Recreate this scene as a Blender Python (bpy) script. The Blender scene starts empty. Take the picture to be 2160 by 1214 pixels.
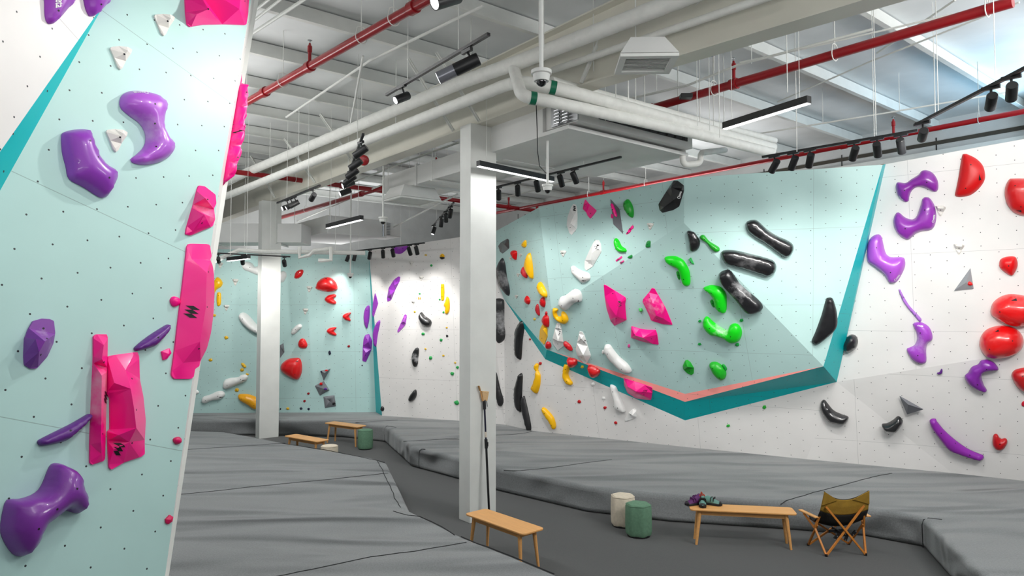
import bpy, math, random, bisect
import numpy as np
from mathutils import Vector, Matrix
from mathutils.geometry import delaunay_2d_cdt
from mathutils.bvhtree import BVHTree

random.seed(7)
sc = bpy.context.scene
COL = sc.collection
R = math.radians

# ------------------------------------------------------------------ camera
F = 1450.0                       # focal length in pixels of the 2160 px wide frame
PITCH = math.atan2(58.0, F)
EYE = Vector((0, 0, 2.9))
cam_data = bpy.data.cameras.new('camera')
cam = bpy.data.objects.new('camera', cam_data)
COL.objects.link(cam)
cam.location = EYE
cam.rotation_euler = (R(90) + PITCH, 0, 0)
cam_data.sensor_width = 36
cam_data.lens = F / 2160 * 36
cam_data.clip_end = 200
sc.camera = cam

# ------------------------------------------------------------------ world and exposure
world = bpy.data.worlds.new('world')
sc.world = world
world.use_nodes = True
world.node_tree.nodes['Background'].inputs['Color'].default_value = (0.93, 0.97, 1.0, 1)
world.node_tree.nodes['Background'].inputs['Strength'].default_value = 0.17
sc.view_settings.view_transform = 'Standard'
sc.view_settings.look = 'None'
sc.view_settings.gamma = 1
sc.view_settings.use_curve_mapping = False
sc.view_settings.exposure = 0.22

# unseen white fill lights added to brighten hall and roof, then an added bluish one at the right
def area(name, loc, rot, size, size_y, watts, col=(1, 1, 1)):
    d = bpy.data.lights.new(name, 'AREA')
    d.shape = 'RECTANGLE'; d.size = size; d.size_y = size_y; d.energy = watts; d.color = col
    o = bpy.data.objects.new(name, d); COL.objects.link(o)
    o.location = loc; o.rotation_euler = rot
    return o
area('hall_fill', (1.2, 1.2, 6.3), (R(10), 0, 0), 3, 0.8, 38)
area('hall_fill', (5.6, 4.2, 5.3), (R(52), 0, R(12)), 3.5, 0.8, 210, (1, 0.99, 0.97))
area('hall_up_fill', (1.0, -2.0, 3.6), (R(180 - 14), 0, 0), 7, 0.5, 260, (1, 0.99, 0.98))  # added up-pointing fills, here and behind the climbing walls, lift the ceiling
area('hall_up_fill', (-6.6, 10.5, 4.6), (R(180), R(12), R(38)), 0.6, 7, 170, (1, 0.99, 0.97))
area('hall_up_fill', (8.9, 8.6, 5.3), (R(180), R(-22), R(-38)), 0.6, 7, 130, (1, 1, 1))
area('hall_fill', (-4.5, 9.5, 6.1), (0, 0, R(38)), 0.6, 7, 130)
area('hall_up_fill', (-4.5, 20.4, 4.3), (R(180), 0, 0), 6, 0.5, 90)
area('hall_up_fill', (3.2, 15.2, 4.7), (R(180), 0, R(-35)), 4, 0.4, 80)
area('assumed_daylight', (8.6, 10.6, 5.6), (R(180), R(-35), R(-38)), 0.8, 3.0, 42, (0.28, 0.68, 1.0))  # unseen bluish lamp added behind the wall top for assumed window light

# ------------------------------------------------------------------ pixel helpers (photo frame 2160 x 1214)
cp, sp = math.cos(PITCH), math.sin(PITCH)
def ray(px, py):
    x, y, z = px - 1080.0, F, 607.0 - py
    return Vector((x, y * cp - z * sp, y * sp + z * cp))
def PY(px, py, Y):               # point on the pixel's line of sight at distance Y ahead
    d = ray(px, py); return EYE + d * (Y / d.y)
def PZ(px, py, z):               # point on the pixel's line of sight at height z
    d = ray(px, py); return EYE + d * ((z - EYE.z) / d.z)
def plane3(a, b, c):
    n = (b - a).cross(c - a).normalized()
    if n.dot(EYE - a) < 0: n = -n
    return (a, n)
def hit(px, py, pl):
    d = ray(px, py); return EYE + d * ((pl[0] - EYE).dot(pl[1]) / d.dot(pl[1]))
CROP = {'A': (0, 0, 2.0), 'B': (0, 607, 2.0), 'C': (440, 0, 3.9926), 'D': (440, 250, 3.9926), 'E': (380, 500, 3.0357),
        'F': (740, 480, 2.7595), 'G': (1020, 360, 4.0457), 'H': (1020, 620, 4.0457), 'I': (1380, 340, 4.046),
        'J': (1380, 600, 4.046), 'K': (1780, 300, 3.371), 'L': (1700, 640, 3.3717), 'M': (960, 0, 3.195),
        'N': (1560, 0, 3.195), 'P': (1240, 1000, 3.2727), 'Q': (940, 780, 2.7967), 'R': (380, 840, 3.2467),
        'S': (1680, 1000, 4.5), 'T': (560, 860, 7.714), 'Z': (0, 0, 1.0)}
def full(c, x, y):
    ox, oy, s = CROP[c]; return ox + x / s, oy + y / s

# the hall's own two directions on plan
AX = Vector((-0.625, 0.78, 0)).normalized()     # along the main beam, away to the left
BX = Vector((0.78, 0.625, 0)).normalized()      # across it, away to the right
ANG_A = math.atan2(AX.y, AX.x); ANG_B = math.atan2(BX.y, BX.x)

# ------------------------------------------------------------------ materials
def srgb(r, g, b):
    f = lambda c: c / 12.92 if c <= 0.04045 else ((c + 0.055) / 1.055) ** 2.4
    return (f(r / 255), f(g / 255), f(b / 255), 1)
def nodes_of(m):
    return m.node_tree.nodes, m.node_tree.links
def mat(name, rgb, rough=0.5, metal=0.0, noise=0.0, nscale=8.0, bump=0.0, bscale=60.0, spec=0.5, emit=0.0, coat=0.0):
    m = bpy.data.materials.new(name); m.use_nodes = True
    n, l = nodes_of(m); b = n['Principled BSDF']
    c = srgb(*rgb)
    b.inputs['Base Color'].default_value = c
    b.inputs['Roughness'].default_value = rough
    b.inputs['Metallic'].default_value = metal
    b.inputs['Specular IOR Level'].default_value = spec
    b.inputs['Coat Weight'].default_value = coat
    b.inputs['Coat Roughness'].default_value = 0.05
    if emit:
        b.inputs['Emission Color'].default_value = c
        b.inputs['Emission Strength'].default_value = emit
    tc = n.new('ShaderNodeTexCoord')
    if noise:
        t = n.new('ShaderNodeTexNoise'); t.inputs['Scale'].default_value = nscale; t.inputs['Detail'].default_value = 5
        l.new(tc.outputs['Object'], t.inputs['Vector'])
        r = n.new('ShaderNodeMapRange'); r.inputs['From Min'].default_value = 0.3; r.inputs['From Max'].default_value = 0.7
        r.inputs['To Min'].default_value = 1 - noise; r.inputs['To Max'].default_value = 1 + noise
        l.new(t.outputs['Fac'], r.inputs['Value'])
        x = n.new('ShaderNodeVectorMath'); x.operation = 'SCALE'; x.inputs[0].default_value = c[:3]
        l.new(r.outputs['Result'], x.inputs['Scale']); l.new(x.outputs['Vector'], b.inputs['Base Color'])
    if bump:
        t = n.new('ShaderNodeTexNoise'); t.inputs['Scale'].default_value = bscale; t.inputs['Detail'].default_value = 3
        l.new(tc.outputs['Object'], t.inputs['Vector'])
        u = n.new('ShaderNodeBump'); u.inputs['Strength'].default_value = bump; u.inputs['Distance'].default_value = 0.01
        l.new(t.outputs['Fac'], u.inputs['Height']); l.new(u.outputs['Normal'], b.inputs['Normal'])
    return m

def panel_mat(name, rgb, dots=True, rough=0.45, pitch=0.2, pu=0.215, dr=0.0064, joints=2.44):
    """painted plywood: staggered rows of bolt sockets and hairline board joints, laid out in metres in the UV map"""
    m = bpy.data.materials.new(name); m.use_nodes = True
    n, l = nodes_of(m); b = n['Principled BSDF']
    b.inputs['Roughness'].default_value = rough
    b.inputs['Specular IOR Level'].default_value = 0.35
    base = srgb(*rgb)
    uv = n.new('ShaderNodeUVMap'); uv.uv_map = 'UVMap'
    s = n.new('ShaderNodeSeparateXYZ'); l.new(uv.outputs['UV'], s.inputs['Vector'])
    def M(op, a, bb=None, cc=None):
        x = n.new('ShaderNodeMath'); x.operation = op
        for i, v in enumerate((a, bb, cc)):
            if v is None: continue
            if isinstance(v, (int, float)): x.inputs[i].default_value = v
            else: l.new(v, x.inputs[i])
        return x.outputs[0]
    U, V = s.outputs['X'], s.outputs['Y']
    uu = M('DIVIDE', U, pu or pitch); vv = M('DIVIDE', V, pitch)
    col = M('FLOOR', uu); odd = M('MULTIPLY', M('MODULO', M('ABSOLUTE', col), 2.0), 0.5)
    fu = M('MULTIPLY', M('SUBTRACT', M('FRACT', uu), 0.5), (pu or pitch) / pitch); fv = M('SUBTRACT', M('FRACT', M('ADD', vv, odd)), 0.5)
    d = M('SQRT', M('ADD', M('MULTIPLY', fu, fu), M('MULTIPLY', fv, fv)))
    dot = M('LESS_THAN', d, dr / pitch if dots else -1)
    ju = M('LESS_THAN', M('ABSOLUTE', M('SUBTRACT', M('FRACT', M('DIVIDE', U, joints)), 0.5)), 0.0022 / joints)
    jv = M('LESS_THAN', M('ABSOLUTE', M('SUBTRACT', M('FRACT', M('DIVIDE', V, 1.22)), 0.5)), 0.0022 / 1.22)
    j = M('MULTIPLY', M('MAXIMUM', ju, jv), 0.42)
    # faint chalk clouds and scuffs
    t = n.new('ShaderNodeTexNoise'); t.inputs['Scale'].default_value = 1.7; t.inputs['Detail'].default_value = 6
    l.new(uv.outputs['UV'], t.inputs['Vector'])
    r = n.new('ShaderNodeMapRange'); r.inputs['From Min'].default_value = 0.35; r.inputs['From Max'].default_value = 0.7
    r.inputs['To Min'].default_value = 0.97; r.inputs['To Max'].default_value = 1.03
    l.new(t.outputs['Fac'], r.inputs['Value'])
    x = n.new('ShaderNodeVectorMath'); x.operation = 'SCALE'; x.inputs[0].default_value = base[:3]
    l.new(r.outputs['Result'], x.inputs['Scale'])
    m1 = n.new('ShaderNodeMix'); m1.data_type = 'RGBA'
    l.new(j, m1.inputs['Factor']); l.new(x.outputs['Vector'], m1.inputs['A']); m1.inputs['B'].default_value = (0.08, 0.1, 0.1, 1)
    m2 = n.new('ShaderNodeMix'); m2.data_type = 'RGBA'
    l.new(dot, m2.inputs['Factor']); l.new(m1.outputs['Result'], m2.inputs['A']); m2.inputs['B'].default_value = (0.03, 0.036, 0.04, 1)
    l.new(m2.outputs['Result'], b.inputs['Base Color'])
    return m

def carpet_mat(name, rgb, wrinkle=0.0):
    m = bpy.data.materials.new(name); m.use_nodes = True
    n, l = nodes_of(m); b = n['Principled BSDF']
    b.inputs['Roughness'].default_value = 0.95; b.inputs['Specular IOR Level'].default_value = 0.1
    b.inputs['Sheen Weight'].default_value = 0.25; b.inputs['Sheen Roughness'].default_value = 0.6
    tc = n.new('ShaderNodeTexCoord')
    c = srgb(*rgb)
    a = n.new('ShaderNodeTexNoise'); a.inputs['Scale'].default_value = 55; a.inputs['Detail'].default_value = 8; a.inputs['Roughness'].default_value = 0.8
    l.new(tc.outputs['Object'], a.inputs['Vector'])
    r = n.new('ShaderNodeMapRange'); r.inputs['From Min'].default_value = 0.3; r.inputs['From Max'].default_value = 0.7
    r.inputs['To Min'].default_value = 0.68; r.inputs['To Max'].default_value = 1.32
    l.new(a.outputs['Fac'], r.inputs['Value'])
    x = n.new('ShaderNodeVectorMath'); x.operation = 'SCALE'; x.inputs[0].default_value = c[:3]
    l.new(r.outputs['Result'], x.inputs['Scale']); l.new(x.outputs['Vector'], b.inputs['Base Color'])
    u = n.new('ShaderNodeBump'); u.inputs['Strength'].default_value = 0.5; u.inputs['Distance'].default_value = 0.006
    l.new(a.outputs['Fac'], u.inputs['Height'])
    if wrinkle:
        mp = n.new('ShaderNodeMapping'); mp.inputs['Scale'].default_value = (0.3, 1.15, 1)
        mp.inputs['Rotation'].default_value = (0, 0, R(-14))
        l.new(tc.outputs['Object'], mp.inputs['Vector'])
        w = n.new('ShaderNodeTexNoise'); w.inputs['Scale'].default_value = 1.1; w.inputs['Detail'].default_value = 1.2; w.inputs['Distortion'].default_value = 0.5
        l.new(mp.outputs['Vector'], w.inputs['Vector'])
        q = n.new('ShaderNodeMath'); q.operation = 'POWER'; q.inputs[1].default_value = 2.0
        l.new(w.outputs['Fac'], q.inputs[0])
        u2 = n.new('ShaderNodeBump'); u2.inputs['Strength'].default_value = wrinkle; u2.inputs['Distance'].default_value = 0.7
        l.new(q.outputs[0], u2.inputs['Height']); l.new(u2.outputs['Normal'], u.inputs['Normal'])
    l.new(u.outputs['Normal'], b.inputs['Normal'])
    return m

def wood_mat(name, rgb):
    m = bpy.data.materials.new(name); m.use_nodes = True
    n, l = nodes_of(m); b = n['Principled BSDF']; b.inputs['Roughness'].default_value = 0.42
    tc = n.new('ShaderNodeTexCoord'); mp = n.new('ShaderNodeMapping'); mp.inputs['Scale'].default_value = (2, 30, 30)
    l.new(tc.outputs['Object'], mp.inputs['Vector'])
    t = n.new('ShaderNodeTexNoise'); t.inputs['Scale'].default_value = 2.2; t.inputs['Detail'].default_value = 5; t.inputs['Distortion'].default_value = 0.6
    l.new(mp.outputs['Vector'], t.inputs['Vector'])
    c = srgb(*rgb)
    r = n.new('ShaderNodeMapRange'); r.inputs['To Min'].default_value = 0.78; r.inputs['To Max'].default_value = 1.2
    l.new(t.outputs['Fac'], r.inputs['Value'])
    x = n.new('ShaderNodeVectorMath'); x.operation = 'SCALE'; x.inputs[0].default_value = c[:3]
    l.new(r.outputs['Result'], x.inputs['Scale']); l.new(x.outputs['Vector'], b.inputs['Base Color'])
    return m

def hold_mat(name, rgb, rough=0.35, chalk=0.0, coat=0.0, chalk_loc=(0, 0, 0), chalk_r=0.2):
    """polyurethane with a fine grain; chalk = handled patches of white dust around the grip"""
    m = bpy.data.materials.new(name); m.use_nodes = True
    n, l = nodes_of(m); b = n['Principled BSDF']
    b.inputs['Roughness'].default_value = rough; b.inputs['Coat Weight'].default_value = coat; b.inputs['Coat Roughness'].default_value = 0.06
    tc = n.new('ShaderNodeTexCoord'); c = srgb(*rgb)
    b.inputs['Base Color'].default_value = c
    g = n.new('ShaderNodeTexNoise'); g.inputs['Scale'].default_value = 260; l.new(tc.outputs['Object'], g.inputs['Vector'])
    u = n.new('ShaderNodeBump'); u.inputs['Strength'].default_value = 0.12; u.inputs['Distance'].default_value = 0.002
    l.new(g.outputs['Fac'], u.inputs['Height']); l.new(u.outputs['Normal'], b.inputs['Normal'])
    if chalk:
        t = n.new('ShaderNodeTexNoise'); t.inputs['Scale'].default_value = 9; t.inputs['Detail'].default_value = 7; t.inputs['Roughness'].default_value = 0.65
        l.new(tc.outputs['Object'], t.inputs['Vector'])
        ln = n.new('ShaderNodeVectorMath'); ln.operation = 'DISTANCE'; l.new(tc.outputs['Object'], ln.inputs[0]); ln.inputs[1].default_value = chalk_loc
        fa = n.new('ShaderNodeMapRange'); fa.inputs['From Min'].default_value = chalk_r * 0.3; fa.inputs['From Max'].default_value = chalk_r
        fa.inputs['To Min'].default_value = 0.34; fa.inputs['To Max'].default_value = -0.2
        l.new(ln.outputs['Value'], fa.inputs['Value'])
        ad = n.new('ShaderNodeMath'); ad.operation = 'ADD'; l.new(t.outputs['Fac'], ad.inputs[0]); l.new(fa.outputs['Result'], ad.inputs[1])
        r = n.new('ShaderNodeMapRange'); r.inputs['From Min'].default_value = 0.6; r.inputs['From Max'].default_value = 1.0
        r.inputs['To Max'].default_value = chalk * .75
        l.new(ad.outputs[0], r.inputs['Value'])
        x = n.new('ShaderNodeMix'); x.data_type = 'RGBA'; l.new(r.outputs['Result'], x.inputs['Factor'])
        x.inputs['A'].default_value = c; x.inputs['B'].default_value = (0.8, 0.8, 0.82, 1)
        l.new(x.outputs['Result'], b.inputs['Base Color'])
    return m

PALE = panel_mat('pale_teal_panel', (188, 221, 218))
PALEL = panel_mat('pale_teal_panel_near', (180, 215, 211), pu=0.166, dr=0.0055, joints=400)
WHITEL = panel_mat('white_panel_near', (228, 226, 224), dr=0.0055, joints=400)
WHITE = panel_mat('white_panel', (232, 230, 228))
TEAL = panel_mat('dark_teal_panel', (0, 186, 191), rough=0.4)
SALMON = panel_mat('salmon_panel', (244, 152, 145), rough=0.4)
PLY = mat('plywood_edge', (150, 120, 85), 0.8, noise=0.1)
CARPET = carpet_mat('mat_carpet', (118, 121, 122), 1.0)
FLOOR = carpet_mat('floor_carpet', (56, 58, 58))
SEAM = mat('dark_seam_thread', (38, 40, 42), 0.9)
PAINTW = mat('white_paint', (224, 226, 222), 0.55, noise=0.04, nscale=3)
STEELW = mat('painted_steel', (228, 230, 226), 0.5, noise=0.05, nscale=4)
BEAMW = mat('painted_beam', (218, 216, 204), 0.5, noise=0.04, nscale=2)
DECK = mat('roof_deck', (226, 229, 229), 0.6, noise=0.08, nscale=1.2)
LAG = mat('pipe_lagging', (232, 233, 228), 0.6, noise=0.05, nscale=10, bump=0.5, bscale=14)
DUCT = mat('duct_board', (222, 223, 221), 0.55, noise=0.03, nscale=3)
BLACKM = mat('black_powder_coat', (22, 23, 25), 0.4)
DARKG = mat('dark_grille', (40, 42, 44), 0.6)
REDP = mat('red_pipe_paint', (150, 22, 30), 0.3, noise=0.06)
CHROME = mat('zinc', (190, 192, 195), 0.3, metal=0.9)
SILVER = mat('silver_barrel', (140, 142, 150), 0.3, metal=0.6)
GREENB = mat('green_band', (10, 110, 80), 0.4)
LEDW = mat('led_diffuser', (255, 255, 255), 0.5, emit=3.0)
LENS = mat('lit_lens', (250, 252, 255), 0.4, emit=5.0)
LENSOFF = mat('lens_glass', (90, 95, 105), 0.15)
GLASSD = mat('smoked_dome', (12, 13, 16), 0.05, coat=1.0)
BRICK = mat('painted_block_wall', (205, 207, 206), 0.8, noise=0.08, nscale=2, bump=0.3, bscale=20)
WOOD = wood_mat('beech', (222, 164, 100))
WOODB = wood_mat('tan_dowel', (200, 126, 52))

# ------------------------------------------------------------------ object helpers
def link(name, me, m=None, parent=None, smooth=False):
    o = bpy.data.objects.new(name, me); COL.objects.link(o)
    if m: me.materials.append(m)
    if smooth:
        for p in me.polygons: p.use_smooth = True
    if parent: o.parent = parent
    return o
class MB:
    def __init__(s): s.v = []; s.f = []
    def add(s, vs, fs):
        k = len(s.v); s.v += [tuple(v) for v in vs]; s.f += [tuple(i + k for i in f) for f in fs]; return s
    def box(s, c, dims, M=None):
        hx, hy, hz = [d / 2 for d in dims]; c = Vector(c)
        vs = [Vector((x, y, z)) for x in (-hx, hx) for y in (-hy, hy) for z in (-hz, hz)]
        vs = [c + (M @ v if M else v) for v in vs]
        return s.add(vs, [(0, 1, 3, 2), (4, 6, 7, 5), (0, 4, 5, 1), (2, 3, 7, 6), (0, 2, 6, 4), (1, 5, 7, 3)])
    def bar(s, a, b, w, h, up=(0, 0, 1)):
        a, b = Vector(a), Vector(b); d = (b - a); L = d.length; d.normalize()
        up = Vector(up)
        if abs(d.dot(up)) > 0.97: up = Vector((1, 0, 0))
        x = d.cross(up).normalized(); y = x.cross(d)
        M = Matrix((x, d, y)).transposed()
        return s.box((a + b) / 2, (w, L, h), M)
    def tube(s, pts, r, n=12, caps=True, r2=None):
        pts = [Vector(p) for p in pts]; rings = []
        ref = None
        for i, p in enumerate(pts):
            d = (pts[min(i + 1, len(pts) - 1)] - pts[max(i - 1, 0)]).normalized()
            if ref is None:
                ref = d.orthogonal().normalized()
            x = (ref - d * ref.dot(d))
            x = x.normalized() if x.length > 1e-5 else d.orthogonal().normalized()
            ref = x; y = d.cross(x)
            rr = r if r2 is None else r + (r2 - r) * i / (len(pts) - 1)
            rings.append([p + (x * math.cos(2 * math.pi * k / n) + y * math.sin(2 * math.pi * k / n)) * rr for k in range(n)])
        vs = [v for q in rings for v in q]; fs = []
        for i in range(len(pts) - 1):
            for k in range(n):
                fs.append((i * n + k, i * n + (k + 1) % n, (i + 1) * n + (k + 1) % n, (i + 1) * n + k))
        if caps:
            fs.append(tuple(range(n - 1, -1, -1))); fs.append(tuple((len(pts) - 1) * n + k for k in range(n)))
        return s.add(vs, fs)
    def lathe(s, prof, n=24, M=None, c=(0, 0, 0)):     # prof: (radius, z) bottom to top
        c = Vector(c); vs = []; fs = []
        for (r, z) in prof:
            for k in range(n):
                v = Vector((r * math.cos(2 * math.pi * k / n), r * math.sin(2 * math.pi * k / n), z))
                vs.append(c + (M @ v if M else v))
        for i in range(len(prof) - 1):
            for k in range(n):
                fs.append((i * n + k, i * n + (k + 1) % n, (i + 1) * n + (k + 1) % n, (i + 1) * n + k))
        fs.append(tuple(range(n - 1, -1, -1))); fs.append(tuple((len(prof) - 1) * n + k for k in range(n)))
        return s.add(vs, fs)
    def prism(s, poly, z0, z1):
        n = len(poly)
        a = sum(poly[i][0] * poly[(i + 1) % n][1] - poly[(i + 1) % n][0] * poly[i][1] for i in range(n))
        if a < 0: poly = poly[::-1]
        vs = [(p[0], p[1], z0) for p in poly] + [(p[0], p[1], z1) for p in poly]
        fs = [tuple(range(n - 1, -1, -1)), tuple(range(n, 2 * n))] + [(i, (i + 1) % n, n + (i + 1) % n, n + i) for i in range(n)]
        return s.add(vs, fs)
    def mesh(s, name, origin=None):
        me = bpy.data.meshes.new(name)
        vs = s.v if origin is None else [tuple(Vector(v) - origin) for v in s.v]
        me.from_pydata(vs, [], s.f); me.update(); return me
    def build(s, name, m, parent=None, smooth=False, bevel=0, seg=2, origin=None):
        """world-space (or parent-space) mesh; origin recentres a top-level object"""
        o = link(name, s.mesh(name, origin), m, parent)
        if origin is not None: o.location = origin
        if bevel:
            b = o.modifiers.new('bevel', 'BEVEL'); b.width = bevel; b.segments = seg; b.limit_method = 'ANGLE'; b.angle_limit = R(35)
        if smooth:
            for p in o.data.polygons: p.use_smooth = True
            try: o.data.set_sharp_from_angle(angle=R(40))
            except Exception: pass
        return o
def tag(o, label, cat, group=None, kind=None):
    o['label'] = label; o['category'] = cat
    if group: o['group'] = group
    if kind: o['kind'] = kind
    return o
def thing(name, label, cat, loc=(0, 0, 0), rz=0, group=None):
    o = bpy.data.objects.new(name, None); COL.objects.link(o); o.empty_display_size = 0.1
    o.location = loc; o.rotation_euler = (0, 0, rz)
    return tag(o, label, cat, group)
def struct(o, label=None, cat=None):
    o['kind'] = 'structure'
    if label: o['label'] = label
    if cat: o['category'] = cat
    return o
# ================================================================== building shell
ROOF = 6.62
mb = MB(); mb.prism([(-16, -8), (18, -8), (18, 30), (-16, 30)], -0.1, 0.0)
struct(mb.build('floor', FLOOR), 'dark grey carpeted floor between the crash mats', 'floor')

# roof deck of long trapezoid sheets
mb = MB(); mb.prism([(-16, -8), (18, -8), (18, 30), (-16, 30)], ROOF + 0.2, ROOF + 0.3)
struct(mb.build('ceiling', DECK), 'white painted metal roof deck high above', 'ceiling')

PIL = PY(992, 700, 9.72)                 # nearest corner of the main pillar
PIL.z = 0
def along(p, a, b, z=None):
    q = p + AX * a + BX * b
    if z is not None: q = Vector((q.x, q.y, z))
    return q

# purlins across the hall, carried on the main beam: thin C sections with a lip
k = 0
for i in range(-6, 13):
    t = 1.5 * i + 0.35
    c = along(PIL, t, 0, ROOF)
    a = c + BX * (-15); b = c + BX * 10.5
    if i > 5: a = c + BX * (-16)
    m_ = MB()
    m_.bar(a + Vector((0, 0, 0.08)), b + Vector((0, 0, 0.08)), 0.012, 0.2)
    m_.bar(a + Vector((0, 0, -0.02)) - AX * 0.035, b + Vector((0, 0, -0.02)) - AX * 0.035, 0.075, 0.012)
    m_.bar(a + Vector((0, 0, 0.18)) + AX * 0.035, b + Vector((0, 0, 0.18)) + AX * 0.035, 0.075, 0.012)
    o = m_.build('ceiling_purlin', STEELW, origin=c); struct(o)
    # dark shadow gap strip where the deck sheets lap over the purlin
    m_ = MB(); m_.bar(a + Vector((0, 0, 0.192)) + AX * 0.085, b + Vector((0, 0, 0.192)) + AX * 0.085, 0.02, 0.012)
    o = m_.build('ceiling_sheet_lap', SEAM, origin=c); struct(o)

# main tapered I beam over the two pillars
BZ0, BZ1 = 5.66, 6.5
bc = along(PIL, 0, 0.24)
def beam_pt(t, z): return bc + AX * t + Vector((0, 0, z))
m_ = MB()
sec = [(-9.5, 5.30), (-2.2, 5.66), (16.0, 5.66)]
for (t0, z0), (t1, z1) in zip(sec[:-1], sec[1:]):
    w = 0.012
    a, b = beam_pt(t0, 0), beam_pt(t1, 0)
    vs = []
    for (p, z) in ((a, z0), (b, z1)):
        for s_ in (-w, w):
            vs += [p + BX * s_ + Vector((0, 0, z)), p + BX * s_ + Vector((0, 0, BZ1))]
    m_.add(vs, [(0, 1, 3, 2), (4, 6, 7, 5), (0, 4, 5, 1), (2, 3, 7, 6), (1, 5, 7, 3), (0, 2, 6, 4)])
    m_.bar(beam_pt(t0, z0), beam_pt(t1, z1), 0.26, 0.02)
m_.bar(beam_pt(-9.5, BZ1), beam_pt(16, BZ1), 0.26, 0.02)
o = m_.build('ceiling_beam', BEAMW, origin=bc.copy()); struct(o, 'deep white steel beam running over both pillars', 'beam')
# parallel frames further right and a flange line at the wall
for off, z0 in ((9.6, 5.9),):
    m_ = MB(); p = bc + BX * off
    m_.bar(p + AX * -8 + Vector((0, 0, z0 + 0.3)), p + AX * 14 + Vector((0, 0, z0 + 0.3)), 0.014, 0.6)
    m_.bar(p + AX * -8 + Vector((0, 0, z0)), p + AX * 14 + Vector((0, 0, z0)), 0.24, 0.02)
    struct(m_.build('ceiling_beam', BEAMW, origin=p.copy()))

# fly braces from the purlins down to the bottom flange
BEAMPL = (bc - BX * 0.14, BX)
for (x0, y0, x1, y1) in ((921, 110, 1007, 241), (861, 123, 953, 260), (675, 240, 750, 328), (600, 292, 662, 365), (528, 328, 578, 388), (1298, 5, 1222, 150)):
    q = hit(x1, y1, BEAMPL); q.z = 5.69
    q = q + BX * 0.03
    d = ray(x0, y0); top = EYE + d * ((ROOF - 0.01 - EYE.z) / d.z)
    tt = (top - q)
    if tt.length > 1.6: tt = tt.normalized() * 1.5
    m_ = MB(); m_.bar(q, q + tt, 0.06, 0.008, up=AX); m_.bar(q, q + tt, 0.008, 0.05, up=AX)
    struct(m_.build('ceiling_brace', STEELW, origin=q.copy()))

# pillars: boxed columns, long side towards the right
def pillar(c, name, label, zt=5.65):
    m_ = MB()
    a, b = 0.27, 0.46
    cor = [c, c + BX * b, c + BX * b + AX * a, c + AX * a]
    m_.prism([(p.x, p.y) for p in cor], 0, zt)
    ctr = sum(cor, Vector()) / 4
    m_.build('shaft', PAINTW, bevel=0.006, origin=None)
    o = bpy.data.objects[-1] if False else COL.objects[-1]
    o.name = name; tag(o, label, 'pillar'); o['kind'] = 'structure'
    return o
pillar(PIL, 'pillar', 'near white boxed pillar with a brush pole leaning on it')
PIL2 = PY(550, 700, 16.3); PIL2.z = 0
pillar(PIL2, 'pillar', 'far white boxed pillar behind the left crash mat')
# tapered steel column by the right wall
p0 = PY(2141, 30, 11.6); p1 = PY(2159, 290, 11.9)
m_ = MB()
c = Vector((p1.x + 0.35, p1.y + 0.1, 0))
m_.prism([(p.x, p.y) for p in (c - BX * 0.35, c - BX * 0.35 + AX * -0.6, c + BX * 0.5 + AX * -0.6, c + BX * 0.5)], 0, ROOF + 0.1)
o = m_.build('pillar', STEELW); struct(o, 'grey steel column in the top right corner', 'pillar')

# building walls of painted block panels behind the climbing walls
WR = Vector((9.3, 12.9, 0))
def wallbox(name, a, b, z0, z1, th, m, **k):
    m_ = MB(); m_.bar(Vector((a.x, a.y, (z0 + z1) / 2)), Vector((b.x, b.y, (z0 + z1) / 2)), th, z1 - z0)
    o = m_.build(name, m, origin=Vector(((a.x + b.x) / 2, (a.y + b.y) / 2, 0))); return struct(o, **k)
wallbox('wall_right', WR - AX * 9, WR + AX * 17.1, 0, ROOF + 0.2, 0.2, BRICK, label='painted block wall of the hall behind the right climbing wall', cat='wall')
WB = WR + AX * 17.2
wallbox('wall_back', WB + BX * 0.1, WB - BX * 19, 0, ROOF + 0.2, 0.2, BRICK, label='painted block wall of the hall behind the far climbing wall', cat='wall')
# joints between the block panels and the dark slot under the eaves
for i in range(12):
    p = WR - AX * (-0.3 - 1.9 * i + 3) - BX * 0.105
    m_ = MB(); m_.bar(Vector((p.x, p.y, 4.2)), Vector((p.x, p.y, ROOF - 0.15)), 0.02, 0.01, up=BX)
    struct(m_.build('wall_joint', SEAM, origin=p.copy()))
m_ = MB(); p = WR - BX * 0.12 + Vector((0, 0, 6.36)); m_.bar(p - AX * 9, p + AX * 14, 0.05, 0.07)
struct(m_.build('trim_1', mat('eaves_slot', (70, 66, 58), 0.8), origin=p))
m_ = MB(); p = WR - BX * 0.2 + Vector((0, 0, 6.05)); m_.bar(p - AX * 9, p + AX * 14, 0.16, 0.26)
struct(m_.build('trim_2', STEELW, origin=p))

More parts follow.
